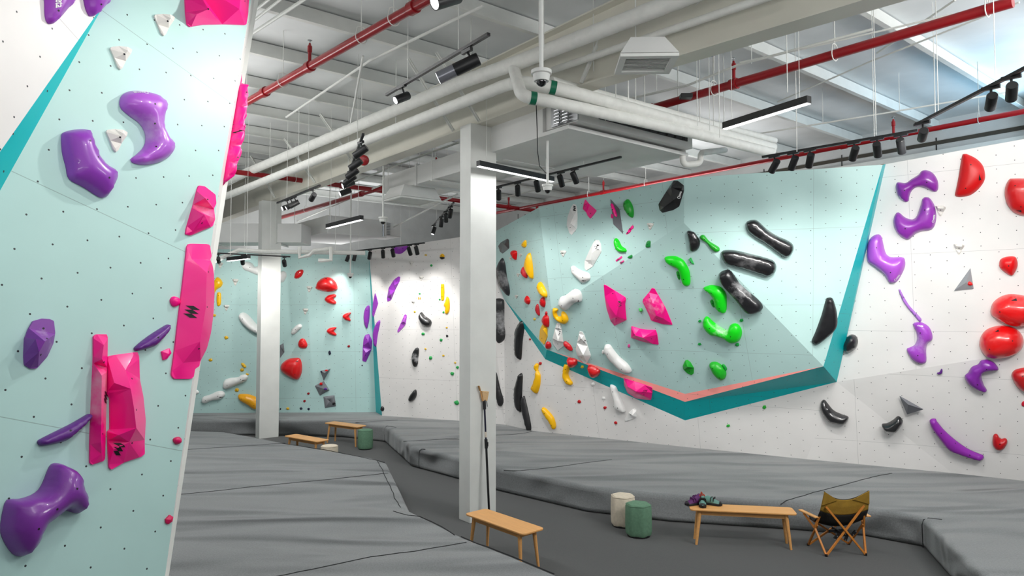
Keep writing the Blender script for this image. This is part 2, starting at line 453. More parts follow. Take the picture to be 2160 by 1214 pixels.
# ================================================================== climbing walls
FACETS = []         # (verts, n) for ray hits
class Wall:
    def __init__(s, label, origin):
        s.root = thing('climbing_wall', label, 'climbing wall', origin)
        s.org = Vector(origin); s.parts = {}
    def facet(s, part, m, pts, u=None, du=0.0, dv=0.0):
        """planar (or fanned) board facet; UVs in metres along the board"""
        d = s.parts.setdefault(part, dict(m=m, v=[], f=[], uv=[]))
        a, nn = plane3(pts[0], pts[1], pts[2])
        # robust normal (Newell)
        N = Vector((0, 0, 0))
        for i in range(len(pts)):
            p, q = pts[i], pts[(i + 1) % len(pts)]
            N += Vector(((p.y - q.y) * (p.z + q.z), (p.z - q.z) * (p.x + q.x), (p.x - q.x) * (p.y + q.y)))
        N.normalize()
        ctr = sum(pts, Vector()) / len(pts)
        if N.dot(EYE - ctr) < 0:
            N = -N; pts = pts[::-1]
        U = Vector(u) if u else Vector((0, 0, 1)).cross(N)
        U = (U - N * U.dot(N)).normalized(); V = N.cross(U)
        k = len(d['v']); d['v'] += pts; d['f'].append(tuple(range(k, k + len(pts))))
        d['uv'] += [(p.dot(U) + du, p.dot(V) + dv) for p in pts]
        for i in range(1, len(pts) - 1): FACETS.append((pts[0], pts[i], pts[i + 1]))
    def finish(s, th=0.03, rim=None):
        for part, d in s.parts.items():
            me = bpy.data.meshes.new(part)
            me.from_pydata([tuple(v - s.org) for v in d['v']], [], d['f'])
            uvl = me.uv_layers.new(name='UVMap')
            for p in me.polygons:
                for li in p.loop_indices: uvl.data[li].uv = d['uv'][me.loops[li].vertex_index]
            me.materials.append(d['m']); me.materials.append(rim or PLY)
            o = bpy.data.objects.new(part, me); COL.objects.link(o); o.parent = s.root
            so = o.modifiers.new('solid', 'SOLIDIFY'); so.thickness = th; so.offset = -1; so.material_offset_rim = 1; so.material_offset = 1

# ---- foreground wall on the left: plane from its board grid
nL = Vector((0.883, -0.449, 0.127)).normalized()
PLEFT = (PY(445, 540, 4.6), nL)
hl = lambda x, y: hit(x, y, PLEFT)
WL = Wall('tall pale teal climbing wall in the left foreground with purple and pink holds', Vector((-3.4, 3.6, 0.38)))
def to_mat(p, q):               # carry the line p->q on down to the mat
    d = q - p; t = (0.36 - p.z) / d.z; return p + d * t
e0, e1, e2 = hl(587, -330), hl(462.5, 392), hl(348, 1214)
e3 = to_mat(e1, e2)
s0, s1 = hl(226, -2), hl(0, 402)
s2 = hl(-330, 402 + 330 * 1.777)
sUp = hl(411, -330)
base = to_mat(hl(-330, 990), hl(-400, 1250)) if False else None
# bottom-left corner: on the plane at mat height, straight below s2
dn = Vector((nL.x * nL.z, nL.y * nL.z, -(nL.x ** 2 + nL.y ** 2))).normalized()
s3 = s2 + dn * ((0.36 - s2.z) / dn.z)
rowd = Vector((0.466, 0.825, -0.32))
WL.facet('pale_panel', PALEL, [sUp, e0, e1, e2, e3, s3, s2, s1, s0], u=rowd, du=0.40, dv=0.95)
# dark teal return strip and the white panel above it
o1 = hl(0, 320) + nL * 0.10
o1 = hit(0, 320, (o1, nL))
o2 = hit(-330, 788, (PLEFT[0] + nL * 0.22, nL))
WL.facet('teal_strip', TEAL, [s0, s1, o1], du=0.3)
WL.facet('teal_strip', TEAL, [s1, s2, o2, o1], du=0.3)
plw = plane3(s0, o1, hit(-200, -200, (PLEFT[0] + nL * 0.42, nL)))
w1 = hit(0, 320, plw)
WL.facet('white_panel', WHITEL, [s0, o1, hit(-330, 788, plw), hit(-700, 788, plw), hit(-700, -330, plw), hit(330, -330, plw)], u=(0.5, 0.8, -0.35), du=0.1)
# narrow white return along the right edge going back from the face
back = Vector((-0.30, 0.95, 0)).normalized()
r0, r1, r2, r3 = e0 + Vector((.16, .30, 0)), e1 + Vector((-0.02, .22, .0)), e2 + Vector((-.16, .30, 0)), e3 + Vector((-.3, .4, 0))
r0 = PY(593, -330, e0.y + .25); r1 = PY(470, 392, e1.y + .22); r2 = PY(345, 1214, e2.y + .25)
WL.facet('white_return', WHITE, [e0, r0, r1, e1], du=0.1)
WL.facet('white_return', WHITE, [e1, r1, r2, e2], du=0.1)
WL.facet('white_return', WHITE, [e2, r2, r3, e3], du=0.1)
rb = [p + Vector((-0.9, 1.3, 0)) for p in (r0, r1, r2, r3)]
for i in range(3): WL.facet('white_return', WHITE, [(r0, r1, r2, r3)[i], rb[i], rb[i + 1], (r0, r1, r2, r3)[i + 1]], du=0.1)
WL.finish(rim=PAINTW)

# ---- far pale wall (faces the hall) and the white wall right of it
MZ = 0.36
def B_(px, py): return PZ(px, py, MZ)
fb0, fb1 = PY(-200, 874, 17.6), B_(793, 870)
fb0.z = MZ
def top_of(px, py, Y): return PY(px, py, Y)
ft0 = PY(-200, 520, 17.5); ft1 = PY(778, 528, 17.55)
WF = Wall('far pale teal climbing wall behind the benches', Vector((-8, 17.6, 0.38)))
fb1b = PY(806, 869.5, 17.45); fb1b.z = MZ
WF.facet('pale_panel', PALE, [fb0, fb1, ft1, ft0])
WF.facet('teal_strip', TEAL, [fb1, fb1b, ft1])
WF.finish()

WM = Wall('white climbing wall in the far corner left of the near pillar', Vector((-1.5, 17, 0.38)))
mb1 = B_(968, 888.5); mb2 = B_(1066, 897)
mt1 = PY(968, 500, 16.2); mt2 = PY(1018, 489, 15.7)
WM.facet('white_panel', WHITE, [fb1b, mb1, mt1, ft1])
g0 = hit(1062, 628, plane3(mb1, mt1, mb2))
WM.facet('white_panel', WHITE, [mb1, mb2, g0, mt2, mt1])
WM.finish()

WRG = Wall('large climbing wall on the right with a jutting pale teal volume', Vector((4, 12.5, 0.38)))
b0 = mb2; b1 = B_(1120, 909); b1b = B_(1133, 911); b2 = B_(1445, 944); b3 = B_(1700, 970); b4 = B_(2013, 1000); b5 = B_(2160, 1016)
b6 = B_(2700, 1075)
O0 = g0; O1 = PY(1150, 757, 14.5); O2 = hit(1445, 886, plane3(b1b, b2, O1)); O3 = PY(1765, 805, 11.62)
C = PY(1443, 470, 11.35); I3 = PY(1737, 772, 11.15); TR = PY(1862, 347, 10.3); I1 = PY(1153, 737, 14.25)
plF2 = plane3(C, I3, TR); T = hit(1443, 375, plF2)
plF3 = plane3(C, I3, I1); Bq = hit(1445, 830, plF3); Lq = hit(1163, 652, plF3)
plF1 = plane3(C, T, Lq); TL = hit(1137, 437, plF1)
TF = PY(1044, 488, 15.3); TF0 = PY(1016, 492, 15.68)
print('O2', O2, 'T', T, 'B', Bq, 'L', Lq, 'TL', TL, 'O0', O0)
WRG.facet('pale_panel', PALE, [T, C, I3, TR], du=0.03)
WRG.facet('pale_panel', PALE, [C, Lq, I1, Bq, I3], du=0.06, dv=0.05)
WRG.facet('pale_panel', PALE, [TL, Lq, C, T], du=0.11)
WRG.facet('pale_panel', PALE, [TF0, TF, O0], du=0.11)
WRG.facet('pale_panel', PALE, [TF, TL, Lq, O0], du=0.05)
WRG.facet('pale_panel', PALE, [O0, Lq, I1], du=0.02)
# salmon lip, then the dark teal underside bands
sA = PY(1178, 745, I1.y - 0.2); sB = PY(1445, 847, Bq.y + 0.03); sC = PY(1712, 778, I3.y + 0.08)
q1 = I1.lerp(Bq, 0.045)
WRG.facet('salmon_lip', SALMON, [q1, Bq, sB])
WRG.facet('salmon_lip', SALMON, [Bq, I3, sB])
O4 = PY(1868, 346, 10.65)
WRG.facet('teal_band', TEAL, [O0, I1, O1])
WRG.facet('teal_band', TEAL, [I1, q1, sB, O1])
WRG.facet('teal_band', TEAL, [O1, sB, O2])
WRG.facet('teal_band', TEAL, [sB, O3, O2])
WRG.facet('teal_band', TEAL, [sB, I3, O3])
WRG.facet('teal_band', TEAL, [I3, TR, O4, O3])
# white boards below and right
WRG.facet('white_panel', WHITE, [b0, b1, O1, O0], du=0.04)
WRG.facet('white_panel', WHITE, [b1, b1b, O1])
WRG.facet('white_panel', WHITE, [b1b, b2, O2, O1], du=0.07)
WRG.facet('white_panel', WHITE, [b2, b3, O3, O2], du=0.1)
K2 = PY(2160, 742, 10.05); plUR = plane3(O3, O4, K2)
K3 = hit(2700, 655, plUR); UT = hit(2160, 293, plUR); UT2 = hit(2700, 196, plUR)
WRG.facet('white_panel', WHITE, [b3, b4, b5, K2, O3], du=0.13)
WRG.facet('white_panel', WHITE, [b5, b6, K3, K2], du=0.13)
WRG.facet('white_panel', WHITE, [O3, K2, K3, UT2, UT, O4], du=0.02)
print('UT', UT, 'K3', K3)
WRG.finish()

vs, fs = [], []
for t in FACETS:
    k = len(vs); vs += list(t); fs.append((k, k + 1, k + 2))
BVH = BVHTree.FromPolygons(vs, fs)

# ================================================================== crash mats
def crash_mat(label, poly, h, seams, org):
    root = thing('crash_mat', label, 'crash mat', org)
    o_ = Vector(org)
    m_ = MB(); m_.prism([(p[0] - o_.x, p[1] - o_.y) for p in poly], 0, h)
    m_.build('mat_cover', CARPET, root, smooth=True, bevel=0.07, seg=5)
    for pts in seams:
        P = [Vector(p) - o_ for p in pts]
        # meander a little like a sewn fold
        Q = []
        for i in range(len(P) - 1):
            n_ = max(2, int((P[i + 1] - P[i]).length / 0.12))
            for j in range(n_):
                q = P[i].lerp(P[i + 1], j / n_)
                Q.append(q + Vector((random.uniform(-.007, .007), random.uniform(-.007, .007), 0)))
        Q.append(P[-1])
        s_ = MB(); s_.tube(Q, 0.0065, 5); s_.build('seam', SEAM, root, smooth=True)
    return root
MH = 0.38
def top(c, *xy, z=MH + 0.001):
    return [PZ(*full(c, xy[i], xy[i + 1]), z) for i in range(0, len(xy), 2)]
g = lambda x, y: (PZ(x, y, 0).x, PZ(x, y, 0).y)
tq = lambda x, y: (PZ(x, y, MH).x, PZ(x, y, MH).y)
left_poly = [(-13, 15.2), tq(394, 907), tq(475, 910), tq(534, 920), tq(589, 931), tq(666, 944.5), tq(787, 965), tq(817, 975.5), tq(826, 994), tq(849, 1040),
             tq(866, 1075), tq(893, 1088), tq(980, 1131), tq(1083, 1171), tq(1187, 1214), (1.7, 5.5), (2.6, 4.0), (2.6, -3), (-13, -3)]
crash_mat('wide grey carpeted crash mat filling the left foreground', left_poly, MH, [
    top('R', 30, 350, 360, 330, 720, 305), top('R', -40, 660, 250, 632, 500, 603, 1060, 550, 1425, 510),
    top('R', 640, 1222, 1000, 1150, 1300, 1085, 1600, 1045, 1960, 985),
    top('R', 1350, 430, 1385, 490, 1440, 600, 1470, 680, 1510, 745), top('R', 1460, 770, 1560, 800, 1640, 806, 1760, 860, 1880, 935),
    top('R', 690, 306, 1000, 352, 1330, 420, 1400, 437), top('R', 1920, 945, 2100, 1015, 2350, 1110, 2560, 1200)],
    (-3, 8, 0))
right_poly = [(-13, 16.15), g(534, 918), g(719, 921.6), g(811, 932), g(866, 983.5), g(967, 1011), g(1044, 1034), g(1237, 1080), g(1411, 1101), g(1668, 1118),
              g(1824, 1131), g(1902, 1145.5), g(1946, 1154), (4.62, 7.0), (4.35, 5.2), (15, 5.2), (15, 10), (9.2, 11.4), (0.6, 16.1), (-1.2, 17.3), (-3.6, 18.4), (-13, 18.4)]
def vseam(c, x0, y0, x1, y1, x2, y2, zt=MH):
    """a seam that crosses the top and then drops down the front"""
    a = PZ(*full(c, x0, y0), MH + 0.001); b = PZ(*full(c, x2, y2), 0.02)
    return a, b
def front_seam(px, py, qx, qy):
    b = PZ(px, py, 0.0); t_ = PZ(qx, qy, MH + 0.001)
    d = (t_ - Vector((b.x, b.y, t_.z))); d.z = 0; d.normalize()
    n = Vector((b.x, b.y, 0))
    o = -d * 0.003
    return [n + o + Vector((0, 0, .01)), n + o + Vector((0, 0, .29)), n + o * 0 + d * 0.02 + Vector((0, 0, .355)), n + d * 0.07 + Vector((0, 0, MH + .001)), t_]
crash_mat('grey carpeted crash mat running below the right and far climbing walls', right_poly, MH, [
    top('Q', 345, 592, 440, 594, 650, 572, 839, 545, 980, 528), top('Q', 290, 385, 420, 378, 500, 365, 505, 358),
    top('P', 1335, 205, 1370, 182, 1560, 125, 1800, 62, 2000, 10, 2100, -8),
    top('R', 1530, 293, 1700, 285, 1905, 270), top('R', 1200, 165, 1420, 152, 1490, 148),
    front_seam(812, 932.5, 836, 901), front_seam(884, 988.5, 897, 947), front_seam(1947, 1156, 1987, 1095)],
    (3, 12, 0))
# ================================================================== sprinkler pipes, services, ducts
def rod(m_, p, ztop, r=0.006): m_.tube([p, Vector((p.x, p.y, ztop))], r, 6)
def lerp_at(a, b, f): return a + (b - a) * f
def red_pipe(label, a, b, r=0.05, hang=(), heads=(), extra=()):
    o_ = a.lerp(b, 0.5); root = thing('sprinkler_pipe', label, 'pipe', o_, group='red sprinkler pipes')
    m_ = MB(); m_.tube([a - o_, b - o_], r, 14)
    for q in extra: m_.tube([v - o_ for v in q], r * 0.9, 12)
    m_.build('pipe', REDP, root, smooth=True)
    d = (b - a).normalized()
    for f in [h for h in heads] + [0.33, 0.78]:
        p = a.lerp(b, f) - o_; m2 = MB(); m2.tube([p - d * 0.05, p + d * 0.05], r * 1.3, 14); m2.build('coupling', REDP, root, smooth=True)
    for f in hang:
        p = a.lerp(b, f) - o_
        m2 = MB(); n = d.cross(Vector((0, 0, 1))).normalized()
        ring = [p + n * (r * 1.35 * math.cos(t)) + Vector((0, 0, r * 1.35 * math.sin(t) + (0.05 if math.sin(t) > 0.7 else 0))) for t in [2 * math.pi * k / 16 for k in range(17)]]
        m2.tube(ring, 0.006, 6); rod(m2, p + Vector((0, 0, r * 1.3)), ROOF + .19 - o_.z)
        m2.build('pipe_hanger', STEELW, root)
    for f in heads:
        p = a.lerp(b, f) - o_
        m2 = MB(); m2.lathe([(0.022, 0), (0.022, 0.13), (0.03, 0.135), (0.03, 0.21), (0.02, 0.22), (0.012, 0.25)], 12, c=p + Vector((0, 0, r)))
        h_ = m2.build('sprinkler_riser', REDP, root, smooth=True)
        m3 = MB(); m3.lathe([(0.008, 0.25), (0.008, 0.28), (0.03, 0.285), (0.03, 0.29)], 12, c=p + Vector((0, 0, r)))
        m3.build('sprinkler_head', CHROME, h_, smooth=True)
    return root
def frac_of(a, b, px):        # fraction along a-b that shows at photo column px
    lo, hi = 0.0, 1.0
    def col(f):
        v = a.lerp(b, f) - EYE; y = v.y * cp + v.z * sp; return 1080 + F * v.x / y
    s_ = 1 if col(1) > col(0) else -1
    for _ in range(40):
        mid = (lo + hi) / 2
        if (col(mid) - px) * s_ < 0: lo = mid
        else: hi = mid
    return lo
a, b = PZ(420, 273, 6.1), PZ(1130, -131, 6.1)
fr = lambda xs: [frac_of(a, b, x) for x in xs]
red_pipe('red sprinkler pipe crossing the top left of the ceiling', a, b, 0.055, fr([520, 597, 762, 830]), fr([653]))
a, b = PZ(440, 355, 5.9), PZ(1130, 444, 5.9)
red_pipe('red sprinkler pipe running behind the near pillar towards the corner of the right wall', a, b, 0.055, fr([622, 880]), fr([1073]))
a, b = PZ(560, 468, 5.9), PZ(2137, 4, 5.9)
red_pipe('long red sprinkler pipe crossing the middle of the ceiling up to the top right column', a, b, 0.055, fr([646, 885, 1506, 1761, 2083]), fr([920, 1548]))
a, b = PZ(1045, 449, 5.9), PZ(2200, 227, 5.9)
c0 = a.lerp(b, frac_of(a, b, 1133))
red_pipe('long red sprinkler pipe above the top of the right climbing wall', a, b, 0.042, fr([1242, 1362, 1848 + 217, 2065]), fr([1273, 1885]),
         extra=[[c0, c0 - Vector((0, 0, 0.28))]])

# ---- lagged white water pipes
def lagged(label, pts, r, bands=(), hang=()):
    o_ = pts[0].lerp(pts[-1], 0.5); root = thing('lagged_pipe', label, 'pipe', o_, group='white lagged pipes')
    # round the corners
    P = [pts[0]]
    for i in range(1, len(pts) - 1):
        p = pts[i]; u = (pts[i - 1] - p); v = (pts[i + 1] - p)
        s_ = min(0.22, u.length / 2, v.length / 2); u.normalize(); v.normalize()
        for t in range(7):
            t /= 6; q0 = p + u * s_ * (1 - t); q1 = p + v * s_ * t
            P.append(q0 * (1 - t) + q1 * t)
    P.append(pts[-1])
    D = [P[0]]
    for i in range(1, len(P)):
        n_ = max(1, int((P[i] - P[i - 1]).length / 0.1))
        for j in range(1, n_ + 1): D.append(P[i - 1].lerp(P[i], j / n_))
    m_ = MB(); rings = []
    m_.tube([p - o_ for p in D], r, 16)
    # wrap ridges: swell every other ring slightly
    for i in range(len(D)):
        if i % 2 or random.random() < .2:
            for k in range(16):
                j = i * 16 + k; c_ = D[i] - o_; m_.v[j] = tuple(c_ + (Vector(m_.v[j]) - c_) * random.uniform(1.02, 1.06))
    m_.build('lagging', LAG, root, smooth=True)
    for f in bands:
        i = int(f * (len(D) - 1)); p = D[i] - o_; d = (D[min(i + 1, len(D) - 1)] - D[i]).normalized()
        m2 = MB(); m2.tube([p - d * 0.035, p + d * 0.035], r * 1.09, 20); m2.build('marker_band', GREENB, root, smooth=True)
    for f in hang:
        i = int(f * (len(D) - 1)); p = D[i] - o_
        m2 = MB(); rod(m2, p + Vector((0, 0, r * .8)), ROOF + .19 - o_.z, 0.007); m2.build('hanger_rod', STEELW, root)
    return root
u0, u1 = PY(440, 397, 16.6), PY(980, 171, 9.0); u2 = PY(1095, 131, 8.1)
dirU = (u1 - u0).normalized()
U_far = PY(1700, -105, 5.75)
lagged('upper of the two white lagged pipes running along the main beam', [u0, u1, u2, U_far], 0.085, hang=(.25, .5, .7, .8))
elb = PY(1108, 205, 8.0)
l0, l1 = PY(440, 428, 16.4), PY(1070, 178, 8.5)
lagged('lower white lagged pipe along the main beam that bends off to the right', [l0, l1, PY(1103, 172, 7.95), PY(1192, 190, 7.95), PY(1630, 312, 10.4)], 0.075, bands=(.735,), hang=(.3, .5, .8, .9))
lagged('short white lagged pipe dropping from the upper pipe and running right beneath it', [PY(1083, 140, 8.2), PY(1100, 203, 7.75), PY(1148, 211, 7.8), PY(1473, 283, 9.35), PY(1628, 322, 10.25)], 0.07, bands=(.2,), hang=(.5, .8))
lagged('thin white pipe running right above the lagged pair', [PY(1163, 171, 8.0), PY(1335, 218, 8.9), PY(1634, 297, 10.7)], 0.055, hang=(.4, .75))
lagged('thin painted conduit pipe rising from the dome camera to the top edge', [PY(1166, 148, 8.3), PY(1330, 92, 7.4), PY(1660, -20, 6.0)], 0.04, hang=(.45,))
lagged('white u-bend pipe hanging beneath the air handler', [PY(1440, 318, 10.2), PY(1440, 348, 10.2), PY(1478, 344, 10.3), PY(1478, 322, 10.3), PY(1530, 316, 10.9)], 0.045)

# ---- ducts and air handlers
def slab(m_, p, ax, ay, lx, ly, z0, z1):
    """box from corner p along ax for lx and along ay for ly"""
    poly = [p, p + ax * lx, p + ax * lx + ay * ly, p + ay * ly]
    return m_.prism([(q.x, q.y) for q in poly], z0, z1)
def shifted(m_, o_):
    m_.v = [tuple(Vector(v) - o_) for v in m_.v]; return m_
def duct_thing(name, label, cat, org): return thing(name, label, cat, org)
# near unit: body across the hall, plenum behind it, duct off to the left
h1 = PZ(1213.5, 263, 5.3); o_ = h1.copy()
un = duct_thing('air_handler', 'large white air handler hanging above and right of the near pillar', 'air handler', o_)
m_ = MB(); slab(m_, h1 - o_ + BX * 0.05 + AX * 0.0, BX, AX, 2.35, 0.62, 0.06, 0.42); m_.build('casing', DUCT, un, bevel=0.008)
m_ = MB(); slab(m_, h1 - o_ - AX * 0.012 + BX * 0.42, BX, AX, 1.85, 0.02, 0.15, 0.36); m_.build('return_grille', DARKG, un)
for i in range(10):
    m_ = MB(); m_.bar(h1 - o_ - AX * 0.02 + BX * (0.46 + 0.19 * i) + Vector((0, 0, .15)), h1 - o_ - AX * 0.02 + BX * (0.46 + 0.19 * i) + Vector((0, 0, .36)), 0.02, 0.02); m_.build('grille_bar', BLACKM, un)
m_ = MB(); slab(m_, h1 - o_ + AX * 0.12, BX, AX, 2.45, 2.0, -0.02, 0.03); m_.build('base_tray', DUCT, un)
m_ = MB(); slab(m_, h1 - o_ + AX * 0.62, BX, AX, 2.3, 1.3, 0.02, 0.38); m_.build('plenum', DUCT, un, bevel=0.01)
m_ = MB(); slab(m_, h1 - o_ - AX * 0.02 + BX * 0.02, BX, AX, 0.03, 0.5, 0.07, 0.40); m_.build('coil_plate', CHROME, un)
for i in range(2):
    for j in range(8):
        m_ = MB(); q = h1 - o_ - BX * 0.02 + AX * (0.16 + 0.16 * i) + Vector((0, 0, 0.09 + j * 0.042)); m_.tube([q - AX * 0.05, q + AX * 0.05], 0.014, 8); m_.build('coil_bend', CHROME, un, smooth=True)
for (i, j) in ((0.2, 0.1), (2.2, 0.1), (2.2, 1.8), (0.2, 1.8)):
    m_ = MB(); rod(m_, h1 - o_ + BX * i + AX * j + Vector((0, 0, .35)), ROOF - o_.z, 0.008); m_.build('hanger_rod', STEELW, un)
# the wide duct from it to the left
d0 = PZ(1066, 334, 5.3); o_ = d0.copy()
du = duct_thing('air_duct', 'white rectangular duct leaving the air handler to the left behind the near pillar', 'duct', o_)
m_ = MB(); slab(m_, Vector(), AX, BX, 3.9, 0.95, 0, 0.34); m_.build('duct_run', DUCT, du, bevel=0.008)
m_ = MB(); slab(m_, -AX * 0.03 - BX * 0.03, AX, BX, 0.05, 1.01, -0.03, 0.37); m_.build('flange', DUCT, du)
m_ = MB(); slab(m_, AX * 2.6 - BX * 0.03, AX, BX, 0.05, 1.01, -0.03, 0.37); m_.build('flange', DUCT, du)
for i in (0.3, 2.0, 3.6):
    m_ = MB(); m_.bar(AX * i - BX * 0.08 + Vector((0, 0, -.03)), AX * i + BX * 1.03 + Vector((0, 0, -.03)), 0.04, 0.03); rod(m_, AX * i - BX * 0.06, ROOF - o_.z, .007); rod(m_, AX * i + BX * 1.01, ROOF - o_.z, .007); m_.build('hanger', STEELW, du)
# far unit
f1 = PZ(690.5, 489, 4.95); o_ = f1.copy()
un = duct_thing('air_handler', 'far white air handler hanging between the two pillars', 'air handler', o_)
m_ = MB(); slab(m_, Vector(), BX, AX, 1.55, 2.6, 0, 0.42); m_.build('casing', DUCT, un, bevel=0.01)
m_ = MB(); slab(m_, BX * 1.55 - AX * 0.05, BX, AX, 0.5, 0.9, 0.02, 0.36); m_.build('end_box', DUCT, un, bevel=0.01)
m_ = MB(); slab(m_, BX * 0.0 - AX * 0.04, BX, AX, 1.6, 0.05, -0.03, 0.0); m_.build('tray_lip', DUCT, un)
m_ = MB(); slab(m_, BX * 1.5 - AX * 0.02, BX, AX, 0.04, 0.04, 0.0, 0.4); m_.build('corner_post', CHROME, un)
for j in range(8):
    m_ = MB(); q = BX * 1.6 - AX * 0.06 + Vector((0, 0, 0.06 + j * 0.042)); m_.tube([q, q + BX * 0.1], 0.014, 8); m_.build('coil_bend', CHROME, un, smooth=True)
for (i, j) in ((0.1, 0.1), (1.9, 0.1), (1.4, 2.4), (0.1, 2.4)):
    m_ = MB(); rod(m_, BX * i + AX * j + Vector((0, 0, .4)), ROOF - o_.z, 0.008); m_.build('hanger_rod', STEELW, un)
# far left duct run
q = PZ(452, 511, 4.66); o_ = q.copy()
du = duct_thing('air_duct', 'long white duct behind the far pillar above the far wall', 'duct', o_)
m_ = MB(); slab(m_, Vector((-3.5, 0, 0)), Vector((1, 0, 0)), Vector((0, 1, 0)), 5.6, 0.8, 0, 0.46); m_.build('duct_run', DUCT, du, bevel=0.01)
for i in (0.0, 1.5):
    m_ = MB(); m_.bar(Vector((i, -.06, -.02)), Vector((i, .86, -.02)), 0.04, 0.03); rod(m_, Vector((i, -.05, 0)), ROOF - o_.z, .007); m_.build('hanger', STEELW, du)
# ceiling diffusers on drop boxes
def diffuser(label, px, py, z, lx, ly, rz, hgt):
    p = PZ(px, py, z); r = thing('air_diffuser', label, 'air vent', p, rz)
    m_ = MB(); n = 0.06
    m_.add([(-lx / 2 - n, -ly / 2 - n, 0.03), (lx / 2 + n, -ly / 2 - n, 0.03), (lx / 2 + n, ly / 2 + n, 0.03), (-lx / 2 - n, ly / 2 + n, 0.03),
            (-lx / 2 + .05, -ly / 2 + .05, hgt), (lx / 2 - .05, -ly / 2 + .05, hgt), (lx / 2 - .05, ly / 2, hgt), (-lx / 2 + .05, ly / 2, hgt)],
           [(3, 2, 1, 0), (4, 5, 6, 7), (0, 1, 5, 4), (1, 2, 6, 5), (2, 3, 7, 6), (3, 0, 4, 7)])
    m_.build('drop_box', DUCT, r)
    m_ = MB(); m_.bar((-lx / 2 - n, -ly / 2 - n / 2, 0.01), (lx / 2 + n, -ly / 2 - n / 2, 0.01), n, .03); m_.bar((-lx / 2 - n, ly / 2 + n / 2, 0.01), (lx / 2 + n, ly / 2 + n / 2, 0.01), n, .03)
    m_.bar((-lx / 2 - n / 2, -ly / 2, 0.01), (-lx / 2 - n / 2, ly / 2, 0.01), n, .03); m_.bar((lx / 2 + n / 2, -ly / 2, 0.01), (lx / 2 + n / 2, ly / 2, 0.01), n, .03)
    m_.build('frame', PAINTW, r)
    m_ = MB(); k = int(ly / 0.035)
    for i in range(k): y = -ly / 2 + (i + .5) * ly / k; m_.box((0, y, 0.018), (lx, 0.022, 0.003), Matrix.Rotation(R(35), 3, 'X'))
    m_.build('louvre', STEELW, r)
diffuser('square white air vent on a drop box below the roof, right of the dome camera', 1362, 137, 5.3, 0.42, 0.36, R(-2), 0.22)
diffuser('small white air vent box beside the duct left of the near pillar', 868, 425, 5.05, 0.75, 0.6, ANG_A + R(90), 0.25)
# slanted duct stub near the top right of the diffuser
q = PY(1500, 40, 7.0); r = thing('air_duct', 'slanting white duct board piece above the square air vent', 'duct', q)
m_ = MB(); m_.bar(PY(1448, 97, 7.3) - q, PY(1550, -40, 6.7) - q, .34, .10, up=(0.3, 1, 0.2)); m_.build('duct_board', DUCT, r)

# ---- cable trays, conduits and thin hanger rods
def conduit(label, pts, r, group='thin white conduits', m=STEELW, drop=()):
    o_ = pts[0].copy(); t_ = thing('conduit', label, 'conduit', o_, group=group)
    m_ = MB(); m_.tube([p - o_ for p in pts], r, 8); m_.build('tube', m, t_, smooth=True)
    for f in drop:
        p = pts[0].lerp(pts[-1], f) - o_; m2 = MB(); rod(m2, p, ROOF + .19 - o_.z, .005); m2.build('hanger_rod', STEELW, t_)
conduit('thin white conduit slanting up under the purlins at top left', [PZ(604, 247, 6.35), PZ(780, 128, 6.35), PZ(966, 38, 6.35), PZ(1020, 12, 6.35)], 0.018)
conduit('thin white conduit in the upper left corner beside the pink holds', [PZ(515, 82, 6.3), PZ(640, 0, 6.3), PZ(700, -38, 6.3)], 0.02)
conduit('second thin white conduit in the upper left corner', [PZ(505, 68, 6.3), PZ(590, 0, 6.3), PZ(640, -38, 6.3)], 0.016)
conduit('third thin white conduit in the upper left corner', [PZ(510, 45, 6.3), PZ(566, 0, 6.3), PZ(610, -38, 6.3)], 0.016)
conduit('white slotted strut hanging at an angle left of the first spotlight track', [PZ(766, 118, 6.3), PZ(740, 258, 5.9)], 0.016, group=None)
conduit('thin conduit running from the right duct under the roof', [PZ(1640, 215, 6.3), PZ(1835, 130, 6.3), PZ(2150, 5, 6.3)], 0.012)
conduit('thin conduit low on the roof at the far right', [PZ(1593, 283, 6.2), PZ(1870, 238, 6.2), PZ(2150, 190, 6.2)], 0.014, drop=(.3, .6))
conduit('thin conduit crossing below the blue lit roof', [PZ(1560, 132, 6.3), PZ(1700, 102, 6.3), PZ(2010, 30, 6.3)], 0.012)
conduit('slotted cable rail right of the square air vent', [PZ(1300, 215, 6.0), PZ(1450, 180, 6.0), PZ(1560, 136, 6.0), PZ(1840, 62, 6.0)], 0.016, drop=(.2, .6))
conduit('thin conduit above the far air handler', [PZ(620, 470, 5.9), PZ(800, 392, 5.9), PZ(968, 330, 5.9)], 0.018, drop=(.2, .5, .8))
conduit('slotted cable rail behind the far spotlights', [PZ(740, 386, 5.95), PZ(850, 343, 5.95), PZ(968, 300, 5.95)], 0.02, drop=(.3, .7))
conduit('thin conduit between the near pillar and the red pipe', [PZ(830, 478, 5.2), PZ(905, 440, 5.2), PZ(968, 408, 5.2)], 0.018, drop=(.3,))
conduit('thin conduit beneath the near air handler above the spotlights', [PZ(1050, 420, 5.5), PZ(1240, 372, 5.5), PZ(1400, 330, 5.5)], 0.016, drop=(.3, .7))
conduit('bare lagged elbow pipe over the far pale wall', [PY(450, 551, 15.5), PY(505, 527, 15.5), PY(540, 530, 15.6), PY(770, 533, 15.8)], 0.05, group=None, m=LAG, drop=(.2, .8))
conduit('white u-shaped drain pipe over the far pale wall', [PY(632, 520, 15.4), PY(632, 543, 15.4), PY(652, 538, 15.4), PY(662, 528, 15.4), PY(700, 524, 15.4)], 0.045, group=None, m=LAG)
conduit('small u-bend pipe beneath the far air handler', [PY(698, 520, 15.2), PY(698, 548, 15.2), PY(680, 549, 15.2), PY(672, 549, 15.2)], 0.045, group=None, m=LAG)
